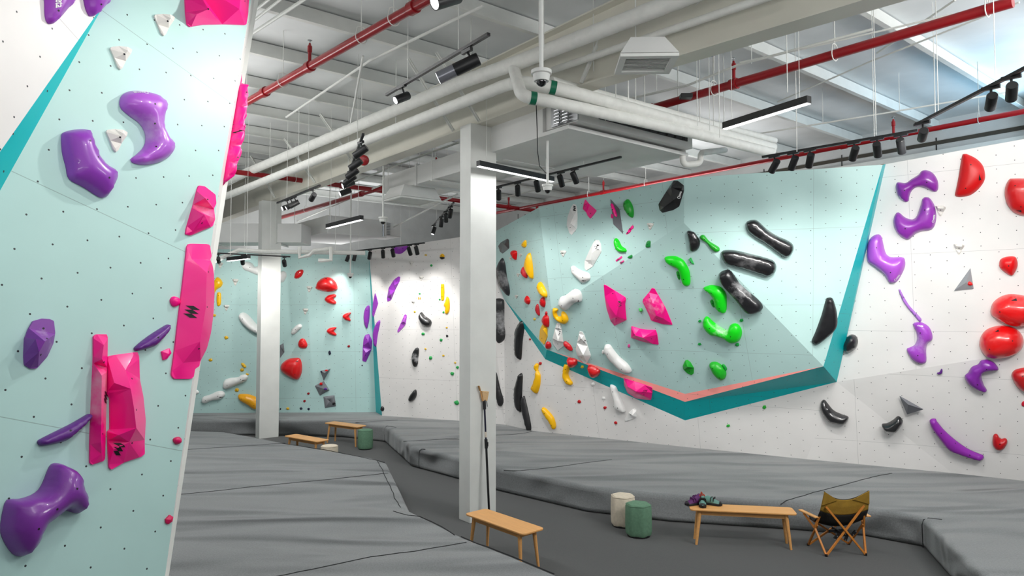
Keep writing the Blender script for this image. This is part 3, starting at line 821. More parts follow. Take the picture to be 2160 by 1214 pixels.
conduit('red fire bell disc on the main beam' if False else 'thin diagonal bracing rod below the roof at far right', [PZ(1850, 112, 6.45), PZ(2015, 0, 6.45)], 0.014, group=None)
# vertical rods that carry nothing else seen
for px, y0, y1, z in ((1200, 60, 300, 6.2), (1252, 0, 150, 6.0), (1277, 165, 255, 5.6), (1341, 155, 213, 5.7), (1325, 153, 214, 5.7), (1506, 30, 150, 6.0), (1471, 190, 265, 5.5), (1497, 195, 275, 5.5), (1518, 150, 290, 5.3),
                       (1661, 42, 195, 5.6), (1681, 145, 320, 5.2), (1848, 225, 285, 5.2), (1973, 80, 240, 5.6), (1147, 0, 100, 6.0)):
    p = PZ(px, max(y1, 20), z - 0.3 if False else z - 0.2)
    m_ = MB(); m_.tube([Vector((0, 0, 0)), Vector((0, 0, ROOF + .19 - p.z))], 0.005, 6)
    o = m_.build('hanger_rod', STEELW); o.location = p
    tag(o, 'thin painted steel hanger rod dropping from the roof', 'rod', 'bare hanger rods')
# round bell, sensors
def disc(name, label, cat, p, r, h, m, direction=None):
    m_ = MB(); Mx = direction.to_track_quat('Z', 'Y').to_matrix() if direction else None
    m_.lathe([(r * .7, 0), (r, h * .25), (r, h * .7), (r * .75, h)], 20, M=Mx); o = m_.build(name, m, smooth=True); o.location = p; return tag(o, label, cat)
disc('fire_bell', 'small red fire bell on the main beam', 'bell', PY(769, 338, 11.5), .09, .06, REDP, Vector((-.2, -1, -.2)))
p = PY(1501, 117, 8.2); disc('smoke_detector', 'small blue capped smoke detector right of the square vent', 'detector', p, .06, .08, mat('blue_cap', (20, 70, 150), .4))
m_ = MB(); rod(m_, Vector((0, 0, .07)), ROOF - p.z, .008); o = m_.build('hanger_rod', STEELW); o.location = p; tag(o, 'thin rod holding the blue smoke detector', 'rod')
p = PY(1447, 203, 9.2); m_ = MB(); m_.box((0, 0, 0), (.16, .12, .06)); o = m_.build('junction_box', BLACKM, bevel=.01); o.location = p; tag(o, 'small black sensor box below the middle red pipe', 'sensor')

# ================================================================== light tracks and spotlights
def spot_light(parent, d, watts, ang=62, loc=(0, 0, 0)):
    L = bpy.data.lights.new('lamp_light', 'SPOT'); L.energy = watts; L.spot_size = R(ang); L.spot_blend = 0.8; L.shadow_soft_size = 0.035
    L.color = (1.0, 0.975, 0.94)
    o = bpy.data.objects.new('lamp_light', L); COL.objects.link(o); o.parent = parent
    o.rotation_euler = d.to_track_quat('-Z', 'Y').to_euler(); o.location = loc
    return o
SPOT_W = 95
def spotlight(label, p, target, size=1.0, lit=False, ang=62, watts=None, silver=False, drop=0.12, group=None, emit=True):
    """cylinder head on a stem below the track; p = centre of the head"""
    root = thing('track_spotlight', label, 'spotlight', p, group=group)
    d = (target - p).normalized(); L = 0.19 * size; r = 0.047 * size
    Mx = d.to_track_quat('Z', 'Y').to_matrix()
    m_ = MB(); m_.lathe([(r * .9, -L / 2), (r, -L / 2 + .01), (r, L / 2), (r * .86, L / 2), (r * .82, L / 2 - .02)], 20, M=Mx)
    m_.build('housing', BLACKM, root, smooth=True)
    if silver:
        m_ = MB(); m_.lathe([(r * .97, 0), (r * .97, L * .75)], 20, M=Mx, c=d * (L * .45)); m_.build('barrel', SILVER, root, smooth=True)
    m_ = MB(); e = L / 2 - .008 if not silver else L * 1.19
    m_.lathe([(r * .84, e), (r * .84, e + .006)], 20, M=Mx); m_.build('lens', LENS, root)
    m_ = MB(); m_.tube([-d * L * .2 + Vector((0, 0, r * .5)), Vector((0, 0, drop))], 0.011, 8); m_.build('stem', BLACKM, root)
    m_ = MB(); m_.box((0, 0, drop + .012), (.15, .035, .035), Matrix.Rotation(ANG_A, 3, 'Z')); m_.build('adapter', BLACKM, root)
    if emit: spot_light(root, d, watts or SPOT_W, ang, d * (e + .02))
    return root
def track(label, a, b, drops=2):
    o_ = a.copy(); root = thing('light_track', label, 'light track', o_)
    m_ = MB(); m_.bar(Vector(), b - a, 0.035, 0.03); m_.build('rail', BLACKM, root)
    for i in range(drops):
        p = (b - a) * ((i + .5) / drops); m_ = MB(); rod(m_, p, ROOF + .19 - o_.z, .004); m_.build('hanger_wire', STEELW, root)
def track_point(a, b, px): return a.lerp(b, frac_of(a, b, px))
def onwall(px, py):
    d = ray(px, py); h = BVH.ray_cast(EYE, d.normalized())[0]; return h if h is not None else PY(px, py, 12)
def row(name, a, b, cols, targets, lits, **k):
    track('%s' % name, a, b)
    for i, px in enumerate(cols):
        p = track_point(a, b, px) - Vector((0, 0, .15)); t = targets[i]
        yield p, t
ORD = ['first', 'second', 'third', 'fourth', 'fifth', 'sixth', 'seventh', 'eighth']
def spot_row(where, a, b, cols, targets, watts=None, ang=62, size=1.0, **k):
    track('black light track ' + where, a, b)
    for i, px in enumerate(cols):
        p = track_point(a, b, px) - Vector((0, 0, .15))
        spotlight('black spotlight %s from left on track %s' % (ORD[i], where), p, targets[i], size=size, watts=watts, ang=ang, **k)
a, b = PZ(815, 200, 5.5), PZ(1031, 72, 5.5)
track('black light track at the top centre in front of the main beam', a, b)
spotlight('lit black spotlight at the left end of the top centre track', track_point(a, b, 848) - Vector((0, 0, .14)), track_point(a, b, 848) + Vector((-2.2, -1.5, -1.6)), lit=True, watts=110, ang=85)
spotlight('large black and silver spotlight at the right end of the top centre track', track_point(a, b, 985) - Vector((0, 0, .17)), track_point(a, b, 985) + Vector((-2.5, .35, -1.25)), size=1.35, silver=True, watts=70, ang=80)
p = PZ(942, -2, 5.4); spotlight('lit spotlight cut off by the top edge of the picture', p, p + Vector((-2.3, -1.6, -1.5)), size=1.3, watts=110, ang=90)
a, b = PZ(766, 283, 5.35), PZ(727, 392, 5.35)
track('black light track seen end-on left of the near pillar, tightly lined with spotlights', a, b)
for i, (px, py) in enumerate(((757, 308), (751, 332), (746, 352), (743, 366), (740, 378), (730, 390))):
    f = (0.1, .32, .5, .63, .74, .95)[i]
    spotlight('black spotlight %s from top on end-on track left of the near pillar' % ORD[i], a.lerp(b, f) - Vector((0, 0, .15)), a.lerp(b, f) + (Vector((-3, .5, -2.2)) if i < 4 else Vector((-2.5, -1.2, -1.4))), watts=45, ang=70, size=1.15)
a, b = PZ(585, 428, 5.1), PZ(675, 391, 5.1)
spot_row('beside the top of the far pillar', a, b, (605, 613, 621, 660), [a + Vector((-1.5, -1.8, -1.2)), a + Vector((-1.5, -1.5, -1.6)), a + Vector((-1.8, -1.2, -1.6)), PY(500, 700, 17)], 45)
a, b = PZ(911, 478, 5.15), PZ(957, 427, 5.15)
spot_row('just left of the near pillar', a, b, (915, 931, 941, 950), [PY(860, 650, 16.6), PY(900, 700, 16.6), PY(940, 700, 16.3), PY(880, 800, 16.6)], 45)
a, b = PZ(716, 533, 4.5), PZ(895, 512, 4.5)
spot_row('below the far air handler', a, b, (734, 748, 780, 808, 829, 864, 879), [PY(690, 650, 17.5), PY(690, 800, 17.5), PY(760, 650, 17.5), PY(820, 700, 17.2), PY(850, 650, 17.), PY(900, 640, 16.5), PY(930, 750, 16.5)], 55, 75)
a, b = PY(444, 533, 15.2), PY(612, 541, 15.2)
spot_row('before the far pale wall', a, b, (461, 512, 600), [PY(480, 650, 17.6), PY(520, 690, 17.6), PY(620, 680, 17.6)], 62, 100)
a, b = PZ(1040, 396, 5.2), PZ(1310, 331, 5.2)
spot_row('right of the near pillar below the air handler', a, b, (1052, 1092, 1133, 1183, 1212), [onwall(1060, 740), onwall(1110, 760), onwall(1210, 770), onwall(1290, 790), onwall(1380, 800)], 66, 84)
a, b = PZ(1608, 331, 5.05), PZ(1936, 275, 5.05)
spot_row('above the middle of the right climbing wall', a, b, (1633, 1673, 1708, 1801, 1850, 1900), [onwall(1390, 800), onwall(1500, 800), onwall(1620, 780), onwall(1700, 660), onwall(1900, 740), onwall(1980, 800)], 66, 76)
a, b = PZ(1930, 264, 5.05), PZ(2175, 137, 5.05)
spot_row('at the right edge above purple holds', a, b, (1946, 2090, 2133), [onwall(1880, 530), onwall(2010, 650), onwall(2100, 690)], 62, 100)

# unseen spots added above the picture to brighten the left foreground wall
for src_, tgt_ in (((0.5, 2.4, 5.7), hl(90, 400)), ((-0.1, 4.2, 5.7), hl(300, 440))):
    e_ = bpy.data.objects.new('fill_mount', None); COL.objects.link(e_); e_.location = src_
    spot_light(e_, (tgt_ - Vector(src_)).normalized(), 80, 60)
# ---- linear pendants
def linear(label, p, q, w=.07, h=.075, watts=40):
    o_ = p.lerp(q, .5); d = (q - p); L = d.length
    root = thing('linear_pendant_light', label, 'pendant light', o_, math.atan2(d.y, d.x))
    m_ = MB(); m_.box((0, 0, h / 2), (L, w, h)); m_.build('housing', BLACKM, root)
    m_ = MB(); m_.box((0, 0, -.004), (L - .01, w - .012, .008)); m_.build('diffuser', LEDW, root)
    for s_ in (-.4, .4):
        m_ = MB(); m_.tube([(L * s_, 0, h), (L * s_, 0, ROOF + .19 - o_.z)], .003, 5); m_.build('hanger_wire', STEELW, root)
    A_ = bpy.data.lights.new('lamp_light', 'AREA'); A_.shape = 'RECTANGLE'; A_.size = L; A_.size_y = w; A_.energy = watts
    a_ = bpy.data.objects.new('lamp_light', A_); COL.objects.link(a_); a_.parent = root; a_.location = (0, 0, -.02)
linear('black linear pendant light glowing white in the upper right', PZ(1528, 272, 5.1), PZ(1707, 217, 5.1))
linear('black linear pendant light crossing in front of the near pillar top', PZ(1008.5, 350, 4.95), PZ(1166, 383, 4.95), watts=11)
linear('black linear pendant light below the far air handler', PZ(690.5, 481, 4.55), PZ(763, 463, 4.55))
linear('small black linear pendant light in front of the far pale wall', PY(481, 553, 14.2), PY(525, 542, 13.6), watts=20)

# ---- dome cameras on poles
def dome_cam(label, px, py, Y, size):
    p = PY(px, py, Y); r = size / 2; root = thing('dome_camera', label, 'security camera', p)
    m_ = MB(); m_.lathe([(r * .72, -r * .3), (r * .8, 0), (r * .84, r * .38)], 28); m_.build('body', PAINTW, root, smooth=True)
    m_ = MB(); m_.lathe([(r * .9, r * .36), (r, r * .42), (r, r * .75), (r * .8, r * .82)], 28); m_.build('mount_ring', PAINTW, root, smooth=True)
    m_ = MB(); pr = [(r * .54 * math.cos(t), -r * .28 - r * .56 * math.sin(t)) for t in [R(x) for x in (88, 70, 50, 30, 15, 0)]]
    m_.lathe(pr, 24); m_.build('dome', GLASSD, root, smooth=True)
    m_ = MB(); m_.tube([(0, 0, r * .8), (0, 0, ROOF + .19 - p.z)], .018 if size > .13 else .014, 12); m_.build('pole', STEELW, root, smooth=True)
dome_cam('nearest white dome camera on a pole at top centre', 1142, 165, 5.6, .17)
dome_cam('white dome camera on a pole just right of the near pillar', 1155, 398, 9.3, .155)
dome_cam('white dome camera on a pole left of the near pillar', 808, 465, 12.6, .17)
dome_cam('smallest white dome camera far off before the far pale wall', 739, 581, 16.2, .15)
# black cable looping from the pipes to the pendant
o_ = PY(1131, 222, 8.6); pts = [Vector(), PY(1133, 270, 8.7) - o_, PY(1134, 320, 8.8) - o_, PY(1138, 350, 8.9) - o_, PY(1152, 365, 9.3) - o_]
t_ = MB(); t_.tube(pts, .006, 6); o = t_.build('power_cable', BLACKM, smooth=True); o.location = o_; tag(o, 'thin black cable hanging down to the pendant light beside the near pillar', 'cable')
# ================================================================== benches, poufs, chair, shoes, brush pole
def bench(label, c, rz, L=1.2, W=.34, H=.45, group='oak coloured benches'):
    root = thing('bench', label, 'bench', c, rz, group)
    m_ = MB(); r = .05; poly = []
    for (sx, sy, a0) in ((1, 1, 0), (-1, 1, 90), (-1, -1, 180), (1, -1, 270)):
        for k in range(6):
            t = R(a0 + 18 * k); poly.append((sx * (L / 2 - r) + r * math.cos(t), sy * (W / 2 - r) + r * math.sin(t)))
    m_.prism(poly, H - .022, H); m_.build('seat', WOOD, root, bevel=.006, seg=3)
    m_ = MB()
    for sy in (-1, 1): m_.box((0, sy * (W / 2 - .06), H - .05), (L - .26, .02, .06))
    for sx in (-1, 1): m_.box((sx * (L / 2 - .13), 0, H - .05), (.02, W - .12, .06))
    m_.build('apron', WOOD, root)
    for sx in (-1, 1):
        for sy in (-1, 1):
            m_ = MB(); a = Vector((sx * (L / 2 - .125), sy * (W / 2 - .06), H - .022)); b = Vector((sx * (L / 2 - .075), sy * (W / 2 - .035), 0))
            m_.tube([a, a.lerp(b, .5), b], .026, 12, r2=.016); m_.build('leg', WOOD, root, smooth=True)
    return root
def bench_px(label, corners, **k):
    P = [PZ(x, y, .45) for x, y in corners]      # left-front, left-back, right-back, right-front
    c = sum(P, Vector()) / 4; c.z = 0
    d = ((P[2] + P[3]) - (P[0] + P[1])) / 2
    w = ((P[1] + P[2]) - (P[0] + P[3])) / 2
    return bench(label, c, math.atan2(d.y, d.x), L=d.length, W=max(.3, min(.38, w.length)), **k)
bench_px('light wooden bench standing next to the near pillar', [(978.6, 1080), (1026, 1073), (1157, 1114.5), (1096, 1124)])
B2 = bench_px('light wooden bench with climbing shoes on it, beside the camping chair', [(1445, 1071), (1462, 1061.5), (1681, 1069), (1671, 1083.5)])
bench_px('far wooden bench standing in front of the corner of the mats', [(682.5, 890.5), (706, 888), (776.5, 896.7), (751, 899.5)])
bench_px('far wooden bench half hidden behind the left crash mat', [(598, 917.6), (626, 915), (698.5, 926.5), (666, 930.6)])

FABG = mat('green_pouf_fabric', (98, 136, 110), .9, noise=.12, nscale=30, bump=.4, bscale=300)
FABC = mat('cream_pouf_fabric', (218, 206, 186), .9, noise=.08, nscale=30, bump=.4, bscale=300)
def pouf(label, c, r, h, m, n=6, rz=0.0):
    root = thing('pouf', label, 'stool', c, rz, group='fabric covered poufs')
    prof = [(r * .93, .02), (r * .97, .035), (r, .08), (r, h * .55), (r * .985, h * .9), (r * .94, h - .018), (r * .85, h), (r * .4, h + .006)]
    N = 48; m_ = MB(); vs = []
    for (q, z) in prof:
        for k in range(N):
            t = 2 * math.pi * k / N
            if n: 
                s_ = (t + math.pi / n) % (2 * math.pi / n) - math.pi / n; poly = math.cos(math.pi / n) / math.cos(s_)
                f = min(1.0, poly * 1.04) if True else 1
            else: f = 1
            vs.append((q * f * math.cos(t), q * f * math.sin(t), z))
    fs = [(i * N + k, i * N + (k + 1) % N, (i + 1) * N + (k + 1) % N, (i + 1) * N + k) for i in range(len(prof) - 1) for k in range(N)]
    fs += [tuple(range(N - 1, -1, -1)), tuple((len(prof) - 1) * N + k for k in range(N))]
    m_.add(vs, fs); m_.build('cushion', m, root, smooth=True)
    m_ = MB(); m_.lathe([(r * .86, 0), (r * .86, .025)], 32); m_.build('base', BLACKM, root)
    m_ = MB(); ring = []
    for k in range(N + 1):
        t = 2 * math.pi * k / N; s_ = (t + math.pi / 6) % (math.pi / 3) - math.pi / 6; f = min(1, math.cos(math.pi / 6) / math.cos(s_) * 1.04) if n else 1
        ring.append((r * .955 * f * math.cos(t), r * .955 * f * math.sin(t), h - .014))
    m_.tube(ring, .004, 6); m_.build('piping', m, root, smooth=True)
c = PZ(1347, 1128.5, 0); pouf('dark green hexagonal pouf in front of the cream one, right side of the floor', c, .175, .42, FABG, rz=.2)
c = PZ(1314, 1107.5, 0); pouf('cream hexagonal pouf directly behind the near green one', c, .172, .42, FABC, rz=.1)
c = PY(770.5, 935, 15.1); c.z = 0; pouf('round dark green pouf beside the far bench', c, .165, .42, FABG, n=0)
c = PZ(695, 938.5, .42); c.z = 0; pouf('cream round pouf peeping over the edge of the left mat', c, .165, .42, FABC, n=0)

# ---- folding camping chair seen from behind
CANV = mat('olive_canvas', (158, 122, 38), .85, noise=.12, nscale=14, bump=.4, bscale=200)
MESHB = mat('black_mesh_back', (20, 18, 16), .9)
PIPE_ = mat('dark_piping', (50, 42, 25), .8)
fa, fb = PZ(1743, 1173, 0), PZ(1826, 1171, 0)
cc = (fa + fb) / 2; rzc = math.atan2((fb - fa).y, (fb - fa).x)
ch = thing('camping_chair', 'folding camping chair with a mustard canvas sling and wooden frame, back turned', 'chair', cc, rzc)
W2 = (fb - fa).length / 2
def stick(name, a, b, w=.024, h=.02): 
    m_ = MB(); m_.bar(a, b, w, h, up=(0, 1, 0)); return m_.build(name, WOODB, ch, bevel=.003)
D = .40
topL, topR = Vector((-W2 * 1.02, .02, .60)), Vector((W2 * 1.06, .02, .60))
fl = lambda s_: Vector((s_ * W2, 0, .01)); ff = lambda s_: Vector((s_ * W2 * 1.08, D, .01))
for s_ in (-1, 1):
    stick('back_cross_leg', fl(-s_), Vector((s_ * W2, .0 + .012 * s_, .595)))
    stick('back_leg', fl(s_), Vector((s_ * W2 * 1.28, .16, .33)))
    stick('back_post', Vector((s_ * W2 * 1.27, .14, .30)), Vector((s_ * W2 * 1.03, .02, .60)))
    stick('front_leg', ff(s_) + Vector((s_ * -.0, 0, 0)), Vector((s_ * W2 * 1.18, .12, .34)))
    stick('front_cross_leg', ff(-s_), Vector((s_ * W2 * 1.1, D - .03 + .012 * s_, .36)))
    stick('arm_strut', Vector((s_ * W2 * 1.27, .15, .30)), Vector((s_ * W2 * 1.5, .30, .435)))
    m_ = MB(); m_.box((s_ * W2 * 1.42, .22, .45), (.055, .34, .018), Matrix.Rotation(s_ * -.12, 3, 'Z')); m_.build('armrest', WOOD, ch, bevel=.006)
    for p in (fl(s_), ff(s_)):
        m_ = MB(); m_.tube([p + Vector((0, 0, -.01)), p + Vector((0, 0, .02))], .017, 10); m_.build('foot', BLACKM, ch)
m_ = MB()
for q in ([(-.13, .02, .20), (-.09, .02, .245), (.10, .02, .25), (.14, .02, .29)], [(.0, .015, .18), (.03, .015, .25)], [(-.10, .2, .24), (.12, .2, .25)], [(-.02, .0, .25), (0, .3, .25)]):
    for i in range(len(q) - 1): m_.bar(q[i], q[i + 1], .03, .022, up=(0, 1, 0))
m_.build('folding_bracket', BLACKM, ch)
for (x, z) in ((-.13, .2), (-.1, .235), (0, .26), (.1, .25), (.135, .285), (.0, .19)):
    m_ = MB(); m_.tube([(x, -.0, z), (x, .01, z)], .006, 8); m_.build('rivet', CHROME, ch)
# sling: grid from the top hem down, forward and up again to the front of the seat
def sling_pt(u, v):      # u -1..1 across, v 0..1 from the top hem to the seat front
    path = [(0, .72), (.02, .64), (.06, .54), (.12, .44), (.20, .38), (.30, .37), (.38, .40)]
    t = v * (len(path) - 1); i = min(int(t), len(path) - 2); f = t - i
    y = path[i][0] * (1 - f) + path[i + 1][0] * f; z = path[i][1] * (1 - f) + path[i + 1][1] * f
    hw = W2 * (1.13 + .12 * math.sin(v * 3))
    sag = (1 - u * u)
    y += sag * .05 * (1 - v); y -= .0
    z -= sag * (.055 if v < .05 else .055 + .02 * min(1, v * 2))
    z += .06 * u * u * max(0, 1 - v * 3)
    return Vector((u * hw, y - .035, z))
def sling(name, v0, v1, m, off=0, nu=20, nv=14):
    m_ = MB(); vs = [sling_pt(-1 + 2 * i / nu, v0 + (v1 - v0) * j / nv) + Vector((0, off, 0)) for j in range(nv + 1) for i in range(nu + 1)]
    fs = [(j * (nu + 1) + i, j * (nu + 1) + i + 1, (j + 1) * (nu + 1) + i + 1, (j + 1) * (nu + 1) + i) for j in range(nv) for i in range(nu)]
    m_.add(vs, fs); o = m_.build(name, m, ch, smooth=True); s_ = o.modifiers.new('solid', 'SOLIDIFY'); s_.thickness = .005; return o
sling('back_canvas', 0, .33, CANV); sling('lower_mesh', .33, 1, MESHB)
for s_ in (-1, 1):           # corner pockets folded over the posts
    m_ = MB(); q = [sling_pt(s_ * 1.0, 0), sling_pt(s_ * .35, .02), sling_pt(s_ * .6, .1), sling_pt(s_ * 1.0, .24)]
    q = [p + Vector((0, -.018, .004)) for p in q]
    m_.add(q, [(0, 1, 2, 3)]); o = m_.build('corner_pocket', CANV, ch); s2 = o.modifiers.new('solid', 'SOLIDIFY'); s2.thickness = .008
m_ = MB(); m_.tube([sling_pt(-1 + 2 * i / 24, 0) + Vector((0, 0, .003)) for i in range(25)], .006, 6); m_.build('hem_piping', PIPE_, ch, smooth=True)

# ---- climbing shoes on the bench
SHB = mat('black_rubber', (18, 18, 20), .5); SHP = mat('purple_upper', (84, 28, 92), .7); SHT = mat('teal_upper', (96, 140, 130), .7); SHO = mat('rust_pull_loop', (170, 70, 45), .8)
SHW = mat('white_tag', (215, 205, 190), .7)
def shoe(label, loc, rz, upper, tilt=0):
    root = thing('climbing_shoe', label, 'shoe', loc, rz, group='climbing shoes on the bench'); root.rotation_euler = (tilt, 0, rz)
    st = [(-.115, .022, .05, .03), (-.10, .032, .075, .0), (-.06, .034, .085, .0), (-.02, .036, .075, .0), (.03, .044, .055, .0), (.075, .042, .042, 0), (.10, .03, .034, .0), (.118, .012, .026, .006)]
    N = 16; vs = []
    for (x, w, h, z0) in st:
        h = h * 1.35
        for k in range(N):
            t = 2 * math.pi * k / N; y = w * math.cos(t); z = z0 + (h - z0) / 2 + (h - z0) / 2 * math.sin(t)
            vs.append((x, y * (1 if math.sin(t) < .2 else .8), z))
    fs = [(i * N + k, i * N + (k + 1) % N, (i + 1) * N + (k + 1) % N, (i + 1) * N + k) for i in range(len(st) - 1) for k in range(N)]
    fs += [tuple(range(N - 1, -1, -1)), tuple((len(st) - 1) * N + k for k in range(N))]
    m_ = MB(); m_.add(vs, fs); m_.build('upper', upper, root, smooth=True)
    m_ = MB(); vs2 = []
    for (x, w, h, z0) in st[0:]:
        for (yy, zz) in ((-1.06, z0 * .9), (-1.1, z0 + .02), (-.98, z0 + .028), (.98, z0 + .028), (1.1, z0 + .02), (1.06, z0 * .9)): vs2.append((x * 1.02, yy * w, zz))
    fs2 = [(i * 6 + k, i * 6 + (k + 1) % 6, (i + 1) * 6 + (k + 1) % 6, (i + 1) * 6 + k) for i in range(len(st) - 1) for k in range(6)] + [(5, 4, 3, 2, 1, 0), tuple((len(st) - 1) * 6 + k for k in range(6))]
    m_.__init__(); m_.add(vs2, fs2); m_.build('rubber_sole', SHB, root, smooth=True)
    m_ = MB(); m_.lathe([(.045, .0), (.03, .02), (.006, .028)], 14, M=Matrix.Rotation(R(90), 3, 'Y') @ Matrix.Scale(.75, 3, (1, 0, 0)), c=(.088, 0, .024)); m_.build('toe_patch', SHB, root, smooth=True)
    m_ = MB()
    for x in (-.02, .015): m_.bar((x, -.03, .088), (x + .012, .03, .09), .024, .01, up=(1, 0, 0)); m_.bar((x, -.038, .05), (x, -.03, .088), .024, .008); m_.bar((x, .038, .05), (x, .03, .088), .024, .008)
    m_.build('strap', SHB if upper is SHT else SHP, root, bevel=.003)
    m_ = MB(); m_.tube([(-.115, 0, .06), (-.125, 0, .11), (-.112, 0, .125), (-.10, 0, .10)], .008, 6); m_.build('pull_loop', SHO, root, smooth=True)
    return root
def on_bench(px, py): return PZ(px, py, .452)
shoe('purple and black climbing shoe at the left end of the bench', on_bench(1462, 1064), R(200), SHP)
shoe('second purple climbing shoe lying behind the left one', on_bench(1470, 1062) + Vector((0, .05, 0)), R(215), SHP)
shoe('teal and black climbing shoe with its toe to the front', on_bench(1482, 1066), R(255), SHT)
shoe('teal and black climbing shoe lying to the right on the bench', on_bench(1500, 1064) + Vector((.02, .0, 0)), R(-25), SHT)

# ---- brush pole leaning on the near pillar
fc = along(PIL, -0.06, .30)
bp = PY(1024, 1083, fc.y - .12); bp.z = 0; tp = PY(1021.5, 845, fc.y + .08)
face = (PIL - AX * .035, AX)
tp = hit(1021.5, 845, face); bp = tp + Vector((.02, -.06, 0)) - AX * .1; bp.z = 0
root = thing('brush_pole', 'telescopic black brush pole leaning against the near pillar', 'brush', bp)
v = tp - bp; d = v.normalized()
m_ = MB(); m_.tube([Vector((0, 0, .005)), v * .66], .016, 12); m_.build('lower_pole', BLACKM, root, smooth=True)
m_ = MB(); m_.tube([v * .66, v * 1.0], .013, 12); m_.build('upper_pole', mat('navy_pole', (18, 20, 48), .35), root, smooth=True)
m_ = MB(); m_.tube([v * .70, v * .745], .0165, 12); m_.build('white_band', SHW, root, smooth=True)
m_ = MB(); m_.tube([v * .61, v * .685], .023, 12); m_.box(v * .645 + Vector((.022, -.01, 0)), (.02, .02, .06)); m_.build('clamp', BLACKM, root, smooth=True)
m_ = MB(); m_.tube([v * .93, v * 1.01], .022, 12); m_.build('head_clamp', BLACKM, root, smooth=True)
e = v * 1.0; ux = BX
m_ = MB(); poly = [(-.025, 0), (.045, 0), (.075, .13), (-.055, .145)]
vs = [e + ux * x + Vector((0, 0, z)) + AX * y for y in (-.018, .018) for (x, z) in poly]
m_.add(vs, [(0, 1, 2, 3), (7, 6, 5, 4), (0, 4, 5, 1), (1, 5, 6, 2), (2, 6, 7, 3), (3, 7, 4, 0)]); m_.build('brush_head', mat('bristle_wood', (212, 176, 130), .8, noise=.15, nscale=60), root, bevel=.006)
m_ = MB(); m_.bar(e - ux * .03, e - ux * .085 + Vector((0, 0, .21)), .014, .01); m_.build('handle_stick', WOOD, root)
m_ = MB(); m_.bar(e - ux * .075 + Vector((0, 0, .15)), e - ux * .10 + Vector((0, 0, .22)), .03, .014); m_.build('small_brush', mat('bristle_tan', (170, 130, 80), .9), root)
m_ = MB(); m_.tube([e + ux * .025 - AX * .02, e + ux * .04 - AX * .02 - Vector((0, 0, .08))], .007, 8); m_.build('carabiner', CHROME, root)
# ================================================================== climbing holds
PURPLE = (150, 58, 182); PINK = (255, 6, 140); YEL = (250, 190, 0); RED = (222, 6, 14); GREEN = (12, 212, 22); BLK = (20, 20, 23); WHT = (238, 238, 236); GREY = (118, 121, 126); CONE = (222, 219, 213); NAVY = (30, 34, 60); DPUR = (92, 34, 140)
HM = {}
def hm(rgb, chalk=0, rough=.35, coat=0.0, r=.2):
    k = (rgb, chalk, rough, coat, round(r, 1))
    if k not in HM: HM[k] = hold_mat('hold_%d' % len(HM), rgb, rough, chalk, coat, chalk_r=max(.08, r))
    return HM[k]
BOLT = mat('bolt_hole_dark', (14, 14, 18), .5); WLOGO = mat('white_print', (245, 245, 245), .5); BLOGO = mat('black_print', (12, 12, 14), .4)

def catmull(P, n=5):
    out = []; N = len(P)
    for i in range(N):
        p0, p1, p2, p3 = P[i - 1], P[i], P[(i + 1) % N], P[(i + 2) % N]
        for k in range(n):
            t = k / n
            out.append(0.5 * ((2 * p1) + (-p0 + p2) * t + (2 * p0 - 5 * p1 + 4 * p2 - p3) * t * t + (-p0 + 3 * p1 - 3 * p2 + p3) * t ** 3))
    return out
def cutcorners(P, f=.12):
    out = []; N = len(P)
    for i in range(N):
        a, b, c = P[i - 1], P[i], P[(i + 1) % N]
        out += [b + (a - b) * f, b + (a + c - 2 * b) * f * .28, b + (c - b) * f]
    return out
def simplify(P, tol):
    out = []
    for p in P:
        if not out or np.linalg.norm(p - out[-1]) > tol: out.append(p)
    if len(out) > 3 and np.linalg.norm(out[0] - out[-1]) < tol: out.pop()
    return out
def segdist(p, Q):
    """distance of every p to closed polyline Q"""
    A = np.array(Q); B_2 = np.roll(A, -1, axis=0); d = B_2 - A; L = (d * d).sum(1) + 1e-12
    w = p[:, None, :] - A[None]; t = np.clip((w * d[None]).sum(2) / L, 0, 1)
    return np.sqrt(((w - d[None] * t[..., None]) ** 2).sum(2)).min(1)
def inside(p, Q):
    A = np.array(Q); B_2 = np.roll(A, -1, axis=0); r = np.zeros(len(p), bool)
    for (x0, y0), (x1, y1) in zip(A, B_2):
        if y0 == y1: continue
        c = ((y0 > p[:, 1]) != (y1 > p[:, 1])) & (p[:, 0] < (x1 - x0) * (p[:, 1] - y0) / (y1 - y0) + x0)
        r ^= c
    return r
COUNT = [0]
def wall_frame(px, py, off=0.0, plane=None):
    if plane:
        p = hit(px, py, plane); n = plane[1]
    else:
        d = ray(px, py).normalized(); h = BVH.ray_cast(EYE, d)
        if h[0] is None: return None
        p, n = h[0], h[1]
        if n.dot(d) > 0: n = -n
    n = n.normalized()
    U = Vector((0, 0, 1)).cross(n).normalized(); V = n.cross(U)
    return p + n * off, U, V, n
